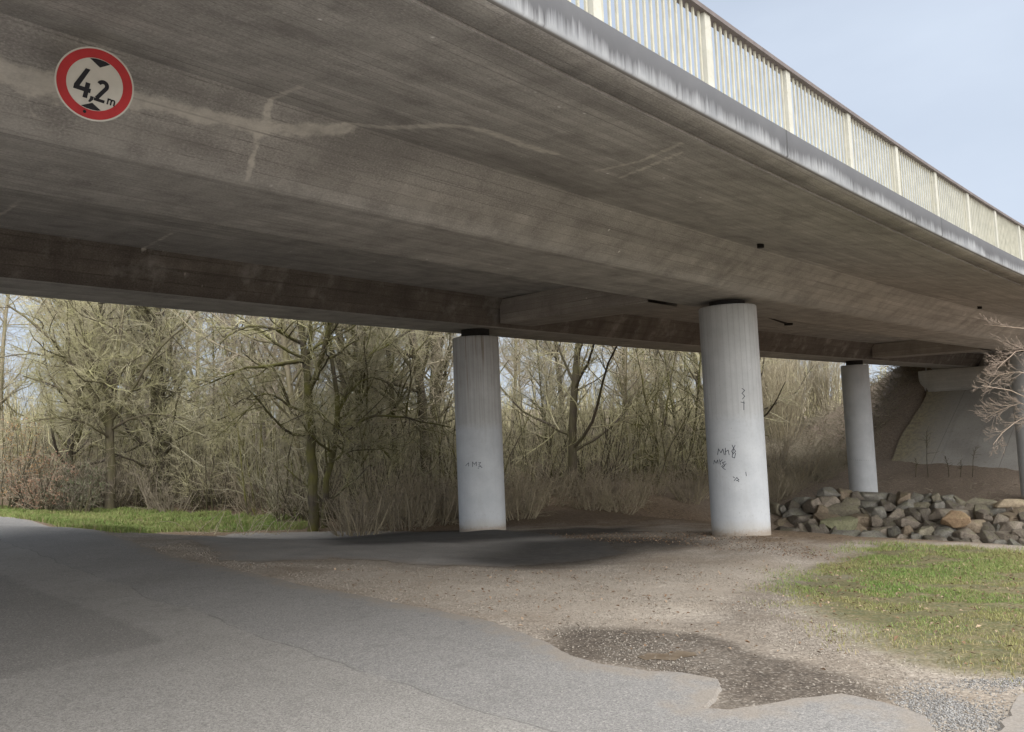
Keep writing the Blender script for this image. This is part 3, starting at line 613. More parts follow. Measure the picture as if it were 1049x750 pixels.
for a, b in zip(ss[:-1], ss[1:]): bbox(mb, a, b, .235, .265, 3.06, 3.09)
mb.build('bottom_rail', GALV, rail)
for i in range(-18, 25):
    s = RS0 + i * RDS
    if not S0 < s < S1 - RDS: continue
    mb = MB(); bbox(mb, s - .055, s + .055, .215, .285, RZ0, 3.9); mb.build('post', CREAM.m, rail)
    mb = MB()
    for j in range(1, 17):
        q = s + RDS * j / 17; bbox(mb, q - .013, q + .013, .241, .259, 3.03, 3.9)
    mb.build('balusters', GALV, rail)

# ------------------------------------------------------------------ height limit sign
sp_c = B([2.6], [3.41], [2.90 + E0])[0]
tocam = np.array([0, 0, EYE]) - sp_c; tocam /= np.linalg.norm(tocam)
sc0 = sp_c + tocam * .62
tdir = np.append(TT, 0.0); ex = -RT * 0 + (tdir - tocam * (tdir @ tocam)); ex /= np.linalg.norm(ex); ey = np.cross(tocam, ex)
ex2 = ex; 
dep = float((sc0 - [0, 0, EYE]) @ FWD); SR = 36.3 / FPX * dep
# image direction of the sign's own upright: turned 20 degrees, as it hangs
ca, sa = math.cos(R_(-20.5)), math.sin(R_(-20.5))
rx = RT - tocam * (RT @ tocam); rx /= np.linalg.norm(rx); ry = np.cross(tocam, rx)
sx = ca * rx + sa * ry; sy = -sa * rx + ca * ry
target_c = at(97.3, 86.7, dep); sc0 = target_c
sign = empty('height_limit_sign', tuple(sc0)); sign.matrix_world = Matrix(((sx[0], sy[0], tocam[0], sc0[0]), (sx[1], sy[1], tocam[1], sc0[1]), (sx[2], sy[2], tocam[2], sc0[2]), (0, 0, 0, 1)))
tag(sign, 'round red and white 4,2 m height limit sign hanging on the bridge beam', 'road sign')
def ring(r0, r1, z, k=96):
    a = np.arange(k) * 2 * math.pi / k
    V = np.concatenate([np.c_[r0 * np.cos(a), r0 * np.sin(a), np.full(k, z)], np.c_[r1 * np.cos(a), r1 * np.sin(a), np.full(k, z)]])
    return V, [[i, k + i, k + (i + 1) % k, (i + 1) % k] for i in range(k)]
SW = simple('sign_white', (.68, .665, .61), .5, .3, .06, 8); SRd = simple('sign_red', (.52, .036, .042), .5, .3, .12, 6); SB = simple('sign_black', (.015, .015, .02), .5, .3); SG = simple('sign_back_metal', (.3, .3, .3), .5, .4)
k = 96; a = np.arange(k) * 2 * math.pi / k
V = np.concatenate([np.c_[SR * np.cos(a), SR * np.sin(a), np.full(k, z)] for z in (-.012, 0.0)])
mesh_np('plate', V, [[i, (i + 1) % k, k + (i + 1) % k, k + i] for i in range(k)] + [list(range(k, 2 * k)), list(range(k - 1, -1, -1))], SW, sign)
V, F = ring(SR * .715, SR * .955, .002); V2 = V.copy(); V2[:, 2] = .0005
mesh_np('red_border', np.concatenate([V, V2]), F + [[b + 2 * k for b in reversed(f)] for f in F], SRd, sign)
u = SR / 38.7
def flat(name, polys):
    mb = MB()
    for P in polys:
        P = np.array(P, float) * u; n = len(P)
        ar = sum(P[i][0] * P[(i + 1) % n][1] - P[(i + 1) % n][0] * P[i][1] for i in range(n))
        if ar < 0: P = P[::-1]
        V = np.concatenate([np.c_[P, np.full(n, .0006)], np.c_[P, np.full(n, .0026)]])
        mb.add(V, [list(range(n, 2 * n)), list(range(n - 1, -1, -1))] + [[i, (i + 1) % n, n + (i + 1) % n, n + i] for i in range(n)])
    return mb.build(name, SB, sign)
def stroke(pts, w):
    pts = np.array(pts, float); n = len(pts); L, Rr = [], []
    for i in range(n):
        t0 = pts[i] - pts[i - 1] if i else pts[1] - pts[0]; t1 = pts[i + 1] - pts[i] if i < n - 1 else t0
        t = t0 / np.hypot(*t0) + t1 / np.hypot(*t1); t /= np.hypot(*t); nn = np.array([-t[1], t[0]]); cs = max(.5, nn @ np.array([-t1[1], t1[0]]) / np.hypot(*t1))
        L.append(pts[i] + nn * w / 2 / cs); Rr.append(pts[i] - nn * w / 2 / cs)
    return [[L[i], L[i + 1], Rr[i + 1], Rr[i]] for i in range(n - 1)]
flat('arrow', [[(-10.3, 25.2), (-5, 26.6), (0, 27.1), (5, 26.8), (9.8, 25.4), (1.0, 19.0)]])
flat('arrow', [[(-8.5, -25.8), (-3, -26.9), (3, -26.9), (8, -26), (11, -24.8), (1.5, -19.6)]])
flat('numeral', [[(-11.8, 13.6), (-7.2, 13.6), (-14.0, -6.0), (-19.3, -6.0)], [(-19.3, -6.0), (-19.3, -10.6), (-2.6, -10.6), (-2.6, -6.0)], [(-8.9, -.5), (-4.4, -.5), (-4.4, -5.995), (-8.9, -5.995)], [(-8.9, -10.605), (-4.4, -10.605), (-4.4, -16.8), (-8.9, -16.8)]])
flat('comma', [[(-1.8, -13.0), (1.6, -13.0), (1.6, -16.2), (-.8, -19.8), (-2.8, -19.4), (-1.8, -16.2)]])
th = np.linspace(165, -28, 12) * math.pi / 180
two = [(7.6 + 4.1 * math.cos(x), 1.2 + 4.1 * math.sin(x)) for x in th] + [(4.3, -13.4)]
flat('numeral', stroke(two, 4.0) + [[(2.0, -13.2), (12.6, -13.2), (12.6, -16.4), (2.0, -16.4)]])
flat('letter', stroke([(15.6, -16.2), (15.6, -9.6)], 1.5) + stroke([(15.6, -11.6), (16.6, -10.3), (18.2, -10.3), (18.9, -11.4), (18.9, -16.2)], 1.5) + stroke([(18.9, -11.6), (19.9, -10.3), (21.5, -10.3), (22.2, -11.4), (22.2, -16.2)], 1.5))
mb = MB(); q = 2 * math.pi / 8
mb.add([(-3.8 * u + .012 * math.cos(i * q) , -31 * u + .012 * math.sin(i * q), z) for z in (.0022, .005) for i in range(8)], [list(range(8, 16))] + [[i, (i + 1) % 8, 8 + (i + 1) % 8, 8 + i] for i in range(8)]); mb.build('bolt', SB, sign)
for xo in (-.12, .12):
    mb = MB(); L = .7
    mb.hexa([(xo - .02, -.02, -L), (xo + .02, -.02, -L), (xo + .02, .02, -L), (xo - .02, .02, -L), (xo - .02, -.02, -.013), (xo + .02, -.02, -.013), (xo + .02, .02, -.013), (xo - .02, .02, -.013)]); mb.build('bracket', SG, sign)

# ------------------------------------------------------------------ abutment
PAV = NT('paving_concrete', .9, .2); v = PAV.coord('UV'); n1 = PAV.noise(v, .6, 5, .6); n2 = PAV.noise(v, 6, 5, .65); d1_ = PAV.noise(PAV.coord('UV', (2.5, .35, 1)), 1, 4)
c = PAV.mix(PAV.rng(n1, .3, .7), (.3, .285, .26), (.42, .405, .375)); c = PAV.mix(PAV.math('MULTIPLY', PAV.rng(d1_, .55, .75), .5), c, (.2, .2, .195)); c = PAV.mix(PAV.math('MULTIPLY', PAV.rng(n2, .55, .75), .4), c, (.2, .17, .12)); me_ = PAV.rng(PAV.math('ADD', PAV.sep(v)[0], PAV.math('MULTIPLY', n1, 3.)), 12.2, 14.3); c = PAV.mix(PAV.math('MULTIPLY', me_, .85), c, PAV.mix(PAV.rng(n2, .4, .6), (.2, .16, .1), (.33, .29, .17))); c = PAV.mix(PAV.math('MULTIPLY', PAV.rng(PAV.noise(v, 14, 4, .75), .52, .7), .45), c, (.16, .145, .125)); jp = PAV.math('ABSOLUTE', PAV.math('SUBTRACT', PAV.math('FRACT', PAV.math('DIVIDE', PAV.sep(v)[0], 3.1)), .5)); c = PAV.mix(PAV.math('MULTIPLY', PAV.rng(jp, .008, .003), .5), c, (.14, .13, .12)); PAV.color(c); PAV.bump(n2, .3, .02)
abut = empty('bridge_abutment', tuple(B([48.5], [7.], [1.0])[0])); ab = np.array(abut.location); tag(abut, 'rounded concrete abutment above a sloping paved bank at the bridge end', 'abutment')
ss = np.linspace(39.6, EMB_TOE, 30); dd = np.linspace(.5, 12.9, 40); S_, D_ = np.meshgrid(ss, dd); D_ = D_ + (fbm(S_ * .8, D_ * .3, 3) - .5) * .5
xy = bxy(S_, D_); Z = Hemb(S_, D_) + .07; Zg = Hg(xy[..., 0], xy[..., 1]); Z = np.maximum(Z, Zg - .3) * 1.0
V = np.c_[xy.reshape(-1, 2), (Hemb(S_, D_) + .16).ravel()] - ab
i = (np.arange(39)[:, None] * 30 + np.arange(29)[None]).ravel(); mesh_np('slope_paving', V, np.stack([i, i + 1, i + 31, i + 30], -1), PAV.m, abut, uv=np.c_[D_.ravel(), S_.ravel()])
# wall with a rounded corner
path = [(60, 14.0)] + [(50.2 - 1.6 * math.cos(t), 12.4 + 1.6 * math.sin(t)) for t in np.linspace(math.pi / 2, 0, 12)] + [(48.6, 8), (48.6, 4), (48.6, 1.5), (49.2, .8), (60, .8)]
path = np.array(path); n = len(path); V = np.concatenate([B(path[:, 0], path[:, 1], np.full(n, 1.6)), B(path[:, 0], path[:, 1], np.full(n, 2.6 + E0)), ])
L = np.r_[0, np.cumsum(np.hypot(*np.diff(path, axis=0).T))]
o = mesh_np('end_wall', V - ab, [[i, i + 1, n + i + 1, n + i] for i in range(n - 1)] + [list(range(n, 2 * n))], concrete('abutment_concrete', (.4, .385, .36), (.56, .54, .5), lime=False), abut, uv=np.r_[np.c_[L, np.zeros(n)], np.c_[L, np.full(n, 2.6)]])

dd = np.linspace(.9, 13.3, 14); V = np.concatenate([B(np.full(14, 49.2), dd, np.full(14, z)) for z in (2.3 + E0, 3.3 + E0)])
mesh_np('back_wall', V - ab, [[i, i + 1, i + 15, i + 14] for i in range(13)], bpy.data.materials['abutment_concrete'], abut, uv=np.r_[np.c_[dd, np.zeros(14)], np.c_[dd, np.ones(14)]])
# ------------------------------------------------------------------ boulders
def stone_mesh(seed):
    r = np.random.default_rng(seed); bm = bmesh.new()
    for _ in range(26):
        q = r.normal(size=3); q /= np.abs(q).max() ** .9 * np.linalg.norm(q) ** .1; bm.verts.new(q * r.uniform(.92, 1.02) * [1, .8, .62])
    res = bmesh.ops.convex_hull(bm, input=bm.verts)
    bmesh.ops.delete(bm, geom=[v for v in bm.verts if not v.link_faces], context='VERTS')
    bmesh.ops.dissolve_limit(bm, angle_limit=.4, verts=bm.verts, edges=bm.edges)
    bmesh.ops.bevel(bm, geom=bm.edges[:], offset=.07, segments=2, affect='EDGES', profile=.6)
    bmesh.ops.triangulate(bm, faces=bm.faces); bmesh.ops.subdivide_edges(bm, edges=bm.edges, cuts=1)
    for v in bm.verts: v.co *= 1 + (fbm(v.co.x * 3 + seed, v.co.y * 3 + v.co.z * 2, 3) - .5) * .16
    me = bpy.data.meshes.new('boulder'); bm.to_mesh(me); bm.free()
    me.polygons.foreach_set('use_smooth', np.ones(len(me.polygons), bool)); return me
ST = NT('boulder_stone', .92, .2); v = ST.coord('Object'); n1 = ST.noise(v, 2.2, 5, .65); n2 = ST.noise(v, 9, 5, .7); oi = ST.n('ShaderNodeObjectInfo')
c = ST.mix(ST.rng(n1, .3, .7), (.185, .165, .138), (.34, .305, .26)); c = ST.mix(ST.math('MULTIPLY', ST.rng(n2, .48, .66), .6), c, (.075, .063, .05)); c = ST.mix(ST.math('MULTIPLY', ST.rng(ST.noise(v, 4, 4, .7), .58, .7), .5), c, (.33, .31, .27))
c = ST.mix(1., c, oi.outputs['Color'], 'MULTIPLY'); geo = ST.n('ShaderNodeNewGeometry'); nz = ST.sep(geo.outputs['Normal'])[2]
ms = ST.math('MULTIPLY', ST.rng(nz, .2, .9), ST.rng(n1, .45, .65)); c = ST.mix(ST.math('MULTIPLY', ms, .55), c, (.13, .135, .055)); ST.color(c); ST.bump(n2, .9, .08)
stones = [stone_mesh(i + 3) for i in range(9)]
for m_ in stones: m_.materials.append(ST.m)
def boulder(px, py, depth, w, h, label, col, group='boulders stacked in the bank wall'):
    X = at(px, py, depth); o = bpy.data.objects.new('boulder', random.choice(stones)); COL.objects.link(o); o.location = X
    k = depth / FPX; o.scale = (w * k * .5, random.uniform(.42, .6), h * k * .76); o.rotation_euler = (random.uniform(-.12, .12), random.uniform(-.1, .1), random.choice((0, math.pi)) + random.uniform(-.3, .3))
    o.color = (*col, 1); tag(o, label, 'boulder', group)
rs = random.Random(4)
gl = 'rough grey brown boulder stacked among others in the bank wall'
for row, (ytop, dep, hh) in enumerate(((517, 34.2, 12), (525, 33.6, 13), (533.5, 33.0, 14), (543, 32.4, 15), (553, 31.8, 16), (563, 31.2, 17), (573, 30.7, 17))):
    px = 786 + rs.uniform(0, 10) + (row % 2) * 8
    while px < 1120:
        w = rs.choice((rs.uniform(9, 16), rs.uniform(15, 25), rs.uniform(22, 36))) * (1.1 if row > 1 else .95)
        sag = -4 * math.exp(-((px - 845) / 30) ** 2) + 4 * smooth01(np.array((px - 900) / 120.))
        left = max(0, 835 - px) * .28 if row < 4 else 0
        y = ytop + float(sag) - 6 + left + rs.uniform(-2, 2)
        t = rs.random(); col = (1.12, 1.0, .85) if t < .18 else (.95, 1.0, 1.02) if t < .45 else (1, 1, .88) if t < .6 else (.72, .7, .68) if t < .8 else (1.1, 1.05, 1)
        if not (row == 2 and 965 < px < 995) and not (row == 0 and px > 1010):
            boulder(px + w / 2, y, dep - max(0, px - 860) * .0175 - rs.uniform(0, .25), w * 1.12, hh * rs.uniform(1.05, 1.35), gl, col)
        px += w * .82
boulder(978, 531, 30.0, 27, 17, 'tan orange boulder set in the middle of the stone wall', (1.55, 1.22, .9), None)
boulder(1037, 516, 30.6, 42, 11, 'long flat pale slab lying on top of the stone wall at right', (1.6, 1.45, 1.2), None)
boulder(858, 540, 31.6, 40, 22, 'large mossy green tinted boulder low in the wall beside the near pillar', (1.0, 1.1, .8), None)

# ------------------------------------------------------------------ branching growth
def unit(v): return v / (np.linalg.norm(v, axis=-1, keepdims=True) + 1e-9)
class Grow:
    def __init__(s, seed): s.r = np.random.default_rng(seed); s.sets = {}
    def add(s, key, P, Rd, sides): s.sets.setdefault(key, []).append((P, Rd, sides)); return P, Rd
    def walk(s, p0, d0, L, K, wob, trop):
        N = len(p0); P = np.empty((N, K, 3)); P[:, 0] = p0; d = unit(d0); trop = np.asarray(trop, float)
        for k in range(1, K):
            d = unit(d + s.r.normal(size=(N, 3)) * wob + trop * (k / K)); P[:, k] = P[:, k - 1] + d * (L / (K - 1))[:, None]
        return P
    def spawn(s, P, Rd, M, t0, t1, ang, lenf, K, wob, trop, rf, rmin, absl=None, bias=None):
        N, K0 = P.shape[:2]; t = s.r.uniform(t0, t1, (N, M)); f = t * (K0 - 1); i = np.minimum(f.astype(int), K0 - 2); f = f - i; n = np.arange(N)[:, None]
        p = P[n, i] * (1 - f[..., None]) + P[n, i + 1] * f[..., None]; tg = unit(P[n, i + 1] - P[n, i]); r0 = Rd[n, i] * (1 - f) + Rd[n, i + 1] * f
        per = unit(np.cross(tg, s.r.normal(size=tg.shape)) + (0 if bias is None else np.asarray(bias)))
        an = np.radians(s.r.uniform(ang[0], ang[1], (N, M)))[..., None]; d = np.cos(an) * tg + np.sin(an) * per
        pl = np.linalg.norm(np.diff(P, axis=1), axis=-1).sum(1)[:, None]
        L = (pl if absl is None else absl) * lenf * (1.15 - .6 * t) * s.r.uniform(.6, 1.25, (N, M))
        Q = s.walk(p.reshape(-1, 3), d.reshape(-1, 3), L.ravel(), K, wob, trop); rr2 = np.maximum(r0.ravel() * rf, rmin)
        Rq = rr2[:, None] * np.linspace(1, .35, K)[None]; return Q, np.maximum(Rq, rmin * .7)
    def tubes(s, key):
        Vs, Fs, n = [], [], 0
        for P, Rd, sides in s.sets.get(key, []):
            N, K = P.shape[:2]; T = np.empty_like(P); T[:, 1:-1] = P[:, 2:] - P[:, :-2]; T[:, 0] = P[:, 1] - P[:, 0]; T[:, -1] = P[:, -1] - P[:, -2]; T = unit(T)
            ref = np.where(np.abs(T[:, :1, 2:3]) > .9, np.array([1., 0, 0]), np.array([0, 0, 1.])); u1 = unit(np.cross(T, ref)); u2 = np.cross(T, u1)
            a = np.arange(sides) * 2 * math.pi / sides
            V = P[:, :, None] + Rd[:, :, None, None] * (np.cos(a)[None, None, :, None] * u1[:, :, None] + np.sin(a)[None, None, :, None] * u2[:, :, None])
            idx = np.arange(N * K * sides).reshape(N, K, sides); j2 = np.roll(idx, -1, 2)
            F = np.stack([idx[:, :-1], j2[:, :-1], j2[:, 1:], idx[:, 1:]], -1).reshape(-1, 4)
            Vs.append(V.reshape(-1, 3)); Fs.append(F + n); n += len(Vs[-1])
        return np.concatenate(Vs), np.concatenate(Fs)
def bark(name, c0, c1, moss, amount):
    q = NT(name, .95, .1); v = q.coord('Object'); n1 = q.noise(v, 1.5, 4); n2 = q.noise(q.coord('Object', (14, 14, 2.5)), 1, 4, .7); oi = q.n('ShaderNodeObjectInfo')
    c = q.mix(q.rng(n2, .3, .7), c0, c1); c = q.mix(q.math('MULTIPLY', q.rng(n1, .38, .62), amount), c, moss)
    hue = q.mix(oi.outputs['Random'], (.78, .76, .76), (1.2, 1.16, 1.05)); q.color(q.mix(1., c, hue, 'MULTIPLY')); q.bump(n2, .5, .02); return q.m
BK_MOSS = bark('mossy_bark', (.055, .048, .038), (.125, .11, .085), (.145, .145, .04), .75)
BK_DARK = bark('dark_bark', (.055, .047, .038), (.13, .112, .09), (.12, .12, .05), .45)
BK_PALE = bark('pale_bark', (.17, .15, .12), (.29, .26, .21), (.15, .145, .06), .6)
TW_OLIVE = bark('olive_twig', (.33, .307, .222), (.51, .475, .365), (.39, .385, .2), .55)
TW_BRUSH = bark('brush_twig', (.21, .185, .145), (.35, .305, .24), (.26, .24, .15), .3)
TW_NEAR = bark('mossy_twig', (.25, .235, .16), (.41, .385, .28), (.34, .34, .16), .6)
TW_BROWN = bark('brown_twig', (.26, .23, .185), (.42, .37, .3), (.3, .28, .18), .35)
TW_TAN = bark('tan_twig', (.28, .25, .19), (.43, .385, .3), (.33, .31, .19), .3)
TW_PINK = bark('pale_pink_twig', (.21, .165, .14), (.34, .28, .24), (.24, .21, .15), .2)
def tree_obj(g, loc, bm_, tm_, name, label, cat, group, extra=None, tr='trunk', crn='crown', rz=0.):
    t = empty(name, tuple(loc), rz); tag(t, label, cat, group)
    V, F = g.tubes('t'); mesh_np(tr, V, F, bm_, t, smooth=True)
    V, F = g.tubes('c'); mesh_np(crn, V, F, tm_, t)
    return t
Z3 = np.array([0, 0, 1.])
# hand placed limbs: photo pixels with a sideways depth offset for each limb
def limb_pts(pix, depth, dz, base, K=9):
    P = np.array([at(px, py, depth + dz * (i / max(1, len(pix) - 1))) for i, (px, py) in enumerate(pix)]) - base
    L = np.r_[0, np.cumsum(np.linalg.norm(np.diff(P, axis=0), axis=1))]; t = np.linspace(0, L[-1], K)
    Q = np.stack([np.interp(t, L, P[:, i]) for i in range(3)], -1)
    Q[1:-1] = Q[1:-1] * .6 + (Q[:-2] + Q[2:]) * .2; return Q[None]
def limb_tree(seed, base_px, depth, limbs, bk, tw, name, label, dens=1., group=None, twl=1., rmin=.006):
    g = Grow(seed); X = at(*base_px, depth); zg = float(Hg(np.array(X[0]), np.array(X[1]))); base = np.array([X[0], X[1], zg])
    for j, (pix, dz, r0, r1) in enumerate(limbs):
        P = limb_pts(pix, depth, dz, base)
        if j == 0: P[0, 0, 2] = -.3
        P += g.r.normal(size=P.shape) * .02; P[:, 0] -= 0
        Rd = np.linspace(r0, r1, P.shape[1])[None]; 
        if j == 0: Rd[0, 0] *= 1.35
        g.add('t', P, Rd, 9)
        if r0 > .14 and j == 0: continue
        m = max(3, int(9 * dens)); P2, R2 = g.spawn(P, Rd, m, .12, 1., (25, 75), .55, 7, .22, (0, 0, .08), .5, rmin * 1.6); g.add('t', P2, R2, 5)
        P3, R3 = g.spawn(P2, R2, int(6 * dens) + 1, .1, 1., (25, 70), .5, 6, .25, (0, 0, .05), .55, rmin); g.add('c', P3, R3, 4)
        P4, R4 = g.spawn(P3, R3, int(4 * dens) + 1, .1, 1., (25, 70), .6 * twl, 5, .25, (0, 0, .05), .7, rmin * .75); g.add('c', P4, R4, 3)
    return tree_obj(g, base, bk, tw, name, label, 'tree', group)
limb_tree(21, (320, 543), 24.5, [
    ([(320, 545), (321, 500), (319, 450), (316, 410), (315, 385)], 0, .16, .12),
    ([(315, 390), (312, 368), (308, 338), (304, 305), (300, 270), (296, 220)], .6, .11, .06), ([(317, 400), (322, 390), (331, 365), (338, 335), (344, 305), (350, 270)], -.5, .09, .05),
    ([(314, 380), (317, 350), (318, 315), (320, 280)], 1.2, .06, .03), ([(311, 370), (300, 371), (283, 374), (262, 375), (240, 381), (215, 393)], -1.5, .065, .02),
    ([(307, 350), (297, 345), (288, 340), (272, 335), (254, 335), (238, 337), (226, 352)], -2.2, .06, .02), ([(318, 440), (305, 450), (292, 440), (276, 424), (264, 409), (252, 396)], -2.5, .05, .018),
    ([(316, 425), (304, 420), (291, 413), (280, 403), (262, 404), (240, 414)], -1.0, .045, .015), ([(264, 409), (252, 422), (240, 434), (222, 446)], -2.2, .03, .01), ([(316, 410), (326, 420), (336, 432), (350, 440)], -1.6, .03, .012)],
    BK_MOSS, TW_NEAR, 'bare_tree', 'tall mossy bare tree with forked trunk at the grass edge, left of the rusty pillar', 1.25)
limb_tree(22, (336, 543), 25.2, [
    ([(332, 545), (333, 500), (336, 478), (343, 462), (347, 430), (346, 405)], 0, .10, .085),
    ([(346, 408), (342, 378), (338, 350), (335, 333), (336, 300), (338, 250)], .4, .07, .04), ([(337, 340), (347, 328), (356, 316), (366, 300)], .8, .04, .02),
    ([(350, 412), (354, 402), (359, 388), (370, 368), (384, 360), (400, 352), (416, 343), (432, 330)], 1.8, .055, .02), ([(352, 447), (366, 432), (380, 426), (395, 425), (420, 428), (446, 434), (462, 438)], -1.8, .05, .014),
    ([(347, 465), (360, 462), (376, 461), (386, 459), (400, 460), (410, 463)], -1.4, .03, .01), ([(336, 478), (331, 455), (332, 430), (338, 415)], -.8, .03, .012), ([(347, 425), (356, 405), (366, 390), (388, 383), (406, 400), (420, 425)], -1.0, .03, .01)],
    BK_MOSS, TW_NEAR, 'bare_tree', 'leaning mossy bare tree with a low limb reaching right towards the rusty pillar', 1.25)
limb_tree(23, (113, 520), 29.5, [
    ([(113, 524), (114, 480), (112, 440), (113, 420)], 0, .17, .14),
    ([(112, 440), (104, 420), (92, 400), (74, 372), (52, 348), (28, 325), (8, 312)], -1., .1, .03), ([(112, 430), (95, 415), (75, 405), (50, 392), (22, 385)], -2., .07, .02), ([(113, 425), (108, 395), (100, 365), (85, 335), (70, 305)], 1., .08, .03),
    ([(114, 425), (118, 395), (120, 360), (126, 330), (128, 290)], .5, .1, .05), ([(115, 430), (128, 410), (140, 392), (152, 372), (168, 350), (190, 335)], -.8, .07, .025), ([(113, 450), (100, 440), (85, 432), (62, 426), (40, 430)], -2.5, .05, .015), ([(115, 440), (130, 430), (150, 424), (175, 424), (200, 432)], -1.5, .05, .015), ([(110, 400), (90, 375), (60, 365), (30, 362), (0, 366)], .4, .05, .02)],
    BK_DARK, TW_NEAR, 'bare_tree', 'broad bare tree with arching mossy limbs near the left picture edge', 1.5)
limb_tree(24, (161, 522), 31.5, [
    ([(161, 524), (160, 470), (158, 420), (157, 380)], 0, .13, .11), ([(157, 385), (156, 360), (146, 335), (134, 312), (128, 290)], .5, .08, .04), ([(157, 385), (160, 355), (154, 325), (146, 300)], -.5, .07, .03), ([(157, 400), (166, 380), (176, 350), (182, 315)], 1, .05, .02), ([(158, 420), (172, 405), (190, 396), (214, 392)], -1.5, .04, .012)],
    BK_DARK, TW_NEAR, 'bare_tree', 'upright reddish brown bare trunk standing right of the broad arching tree', 1.4)
limb_tree(25, (676, 535), 38., [
    ([(676, 538), (675, 500), (673, 470), (673, 455)], 0, .1, .085), ([(673, 455), (664, 440), (652, 422), (640, 405), (632, 385)], .5, .06, .02), ([(673, 455), (668, 430), (660, 405), (656, 380), (650, 350)], -.8, .06, .02), ([(674, 455), (682, 430), (684, 405), (690, 375), (694, 345)], .6, .055, .02), ([(673, 450), (655, 437), (640, 432), (620, 428)], -1, .03, .01)],
    BK_MOSS, TW_NEAR, 'bare_tree', 'small forked bare tree between the rusty pillar and the near pillar', 1.)
limb_tree(26, (705, 520), 40.5, [
    ([(705, 524), (704, 500), (702, 478)], 0, .12, .1), ([(702, 480), (694, 450), (690, 420), (684, 390), (680, 350)], .5, .07, .03), ([(702, 480), (710, 450), (713, 420), (717, 385), (718, 340)], -.6, .07, .03), ([(703, 485), (714, 470), (722, 452), (732, 430), (745, 400)], .3, .05, .02), ([(702, 475), (701, 440), (703, 400), (700, 350)], 1, .05, .02)],
    BK_MOSS, TW_NEAR, 'bare_tree', 'low multi-stemmed bare tree spreading in a V beside the near pillar', 1.)
# protos of the wood behind
def forest_tree(seed, h, r, nl, bk, tw, name, low=.12, rmin=.009):
    g = Grow(seed); P = g.walk(np.array([[0, 0, -.4]]), np.array([[.02, .02, 1.]]), np.array([h]), 14, .035, (0, 0, .05)); Rd = np.linspace(r, r * .25, 14)[None]; Rd[0, 0] *= 1.3; g.add('t', P, Rd, 8)
    P2, R2 = g.spawn(P, Rd, nl, low, .98, (30, 70), .3, 8, .14, (0, 0, .16), .45, rmin * 1.5); g.add('t', P2, R2, 5)
    P3, R3 = g.spawn(P2, R2, 8, .1, 1, (25, 65), .45, 6, .2, (0, 0, .08), .5, rmin); g.add('c', P3, R3, 4)
    P4, R4 = g.spawn(P3, R3, 8, .1, 1, (25, 70), .55, 5, .22, (0, 0, .06), .6, rmin * .75); g.add('c', P4, R4, 3)
    P5, R5 = g.spawn(P4, R4, 2, .2, 1, (25, 70), .6, 4, .25, (0, 0, .05), .7, rmin * .6); g.add('c', P5, R5, 3)
    return tree_obj(g, (0, 0, -50), bk, tw, name, 'x', 'tree', None)
def shrub(seed, ns, h, spread, bk, tw, name, fine=3, trop=(0, 0, .12), rmin=.007, start=.0, ang=(15, 60)):
    g = Grow(seed); a = g.r.uniform(0, 2 * math.pi, ns); rr2 = spread * .35 * np.sqrt(g.r.random(ns)); p0 = np.c_[rr2 * np.cos(a), rr2 * np.sin(a), np.full(ns, -.15)]
    d0 = np.c_[np.cos(a) * spread / h * g.r.uniform(.1, .8, ns), np.sin(a) * spread / h * g.r.uniform(.1, .8, ns), np.ones(ns)]
    P = g.walk(p0, d0, h * g.r.uniform(.55, 1.1, ns), 9, .09, trop); Rd = np.linspace(.022, .007, 9)[None] * g.r.uniform(.7, 1.4, (ns, 1)); g.add('t', P, np.maximum(Rd, rmin), 5)
    P3, R3 = g.spawn(P, Rd, 7, .12 + start, 1, ang, .36, 6, .18, (0, 0, .06), .6, rmin * .9); g.add('c', P3, R3, 3)
    P4, R4 = g.spawn(P3, R3, fine + 2, .1, 1, ang, .55, 5, .2, (0, 0, .04), .7, rmin * .7); g.add('c', P4, R4, 3)
    return tree_obj(g, (0, 0, -50), bk, tw, name, 'x', 'shrub', None, tr='stems', crn='twigs')
protos = [forest_tree(31, 15, .2, 30, BK_DARK, TW_OLIVE, 'woodland_tree'), forest_tree(32, 13, .15, 30, BK_MOSS, TW_OLIVE, 'woodland_tree', .08), forest_tree(33, 16, .22, 30, BK_DARK, TW_TAN, 'woodland_tree', .15), forest_tree(34, 11, .08, 32, BK_MOSS, TW_OLIVE, 'woodland_tree', .06), forest_tree(35, 14, .13, 30, BK_PALE, TW_BROWN, 'woodland_tree', .2)]
sprotos = [shrub(41, 26, 2.6, 2.2, BK_DARK, TW_BROWN, 'bare_shrub'), shrub(42, 30, 3.2, 2.6, BK_DARK, TW_OLIVE, 'bare_shrub'), shrub(43, 34, 1.7, 2.2, TW_BRUSH, TW_BRUSH, 'bare_shrub'), shrub(44, 22, 4.2, 2.6, BK_MOSS, TW_OLIVE, 'bare_shrub')]
rods = [shrub(51, 55, 6.5, 2.6, BK_PALE, TW_TAN, 'rod_thicket', 1, (0, 0, .3), .011, .25, (8, 28)), shrub(52, 60, 5.5, 2.8, TW_TAN, TW_TAN, 'rod_thicket', 1, (0, 0, .3), .011, .25, (8, 28))]
used = {}
def place(pr, x, y, sc_, rz, label, group, tilt=0.):
    o = pr if pr.name not in used else copy_tree(pr); used[pr.name] = 1
    o.location = (x, y, float(Hg(np.array(x), np.array(y)))); o.scale = (sc_,) * 3; o.rotation_euler = (tilt * math.cos(rz), tilt * math.sin(rz), rz)
    tag(o, label, None, group); return o
rt = random.Random(8)
def photo_xy(px, depth):
    q = ray(px, 470.); q = q / q[1]; return q[0] * depth, depth
LT = 'slender bare woodland tree with mossy twigs in the wood behind the bridge'
taken = [(-6.1, 24.5), (-5.7, 25.2), (6.9, 38), (8.8, 40.5)]
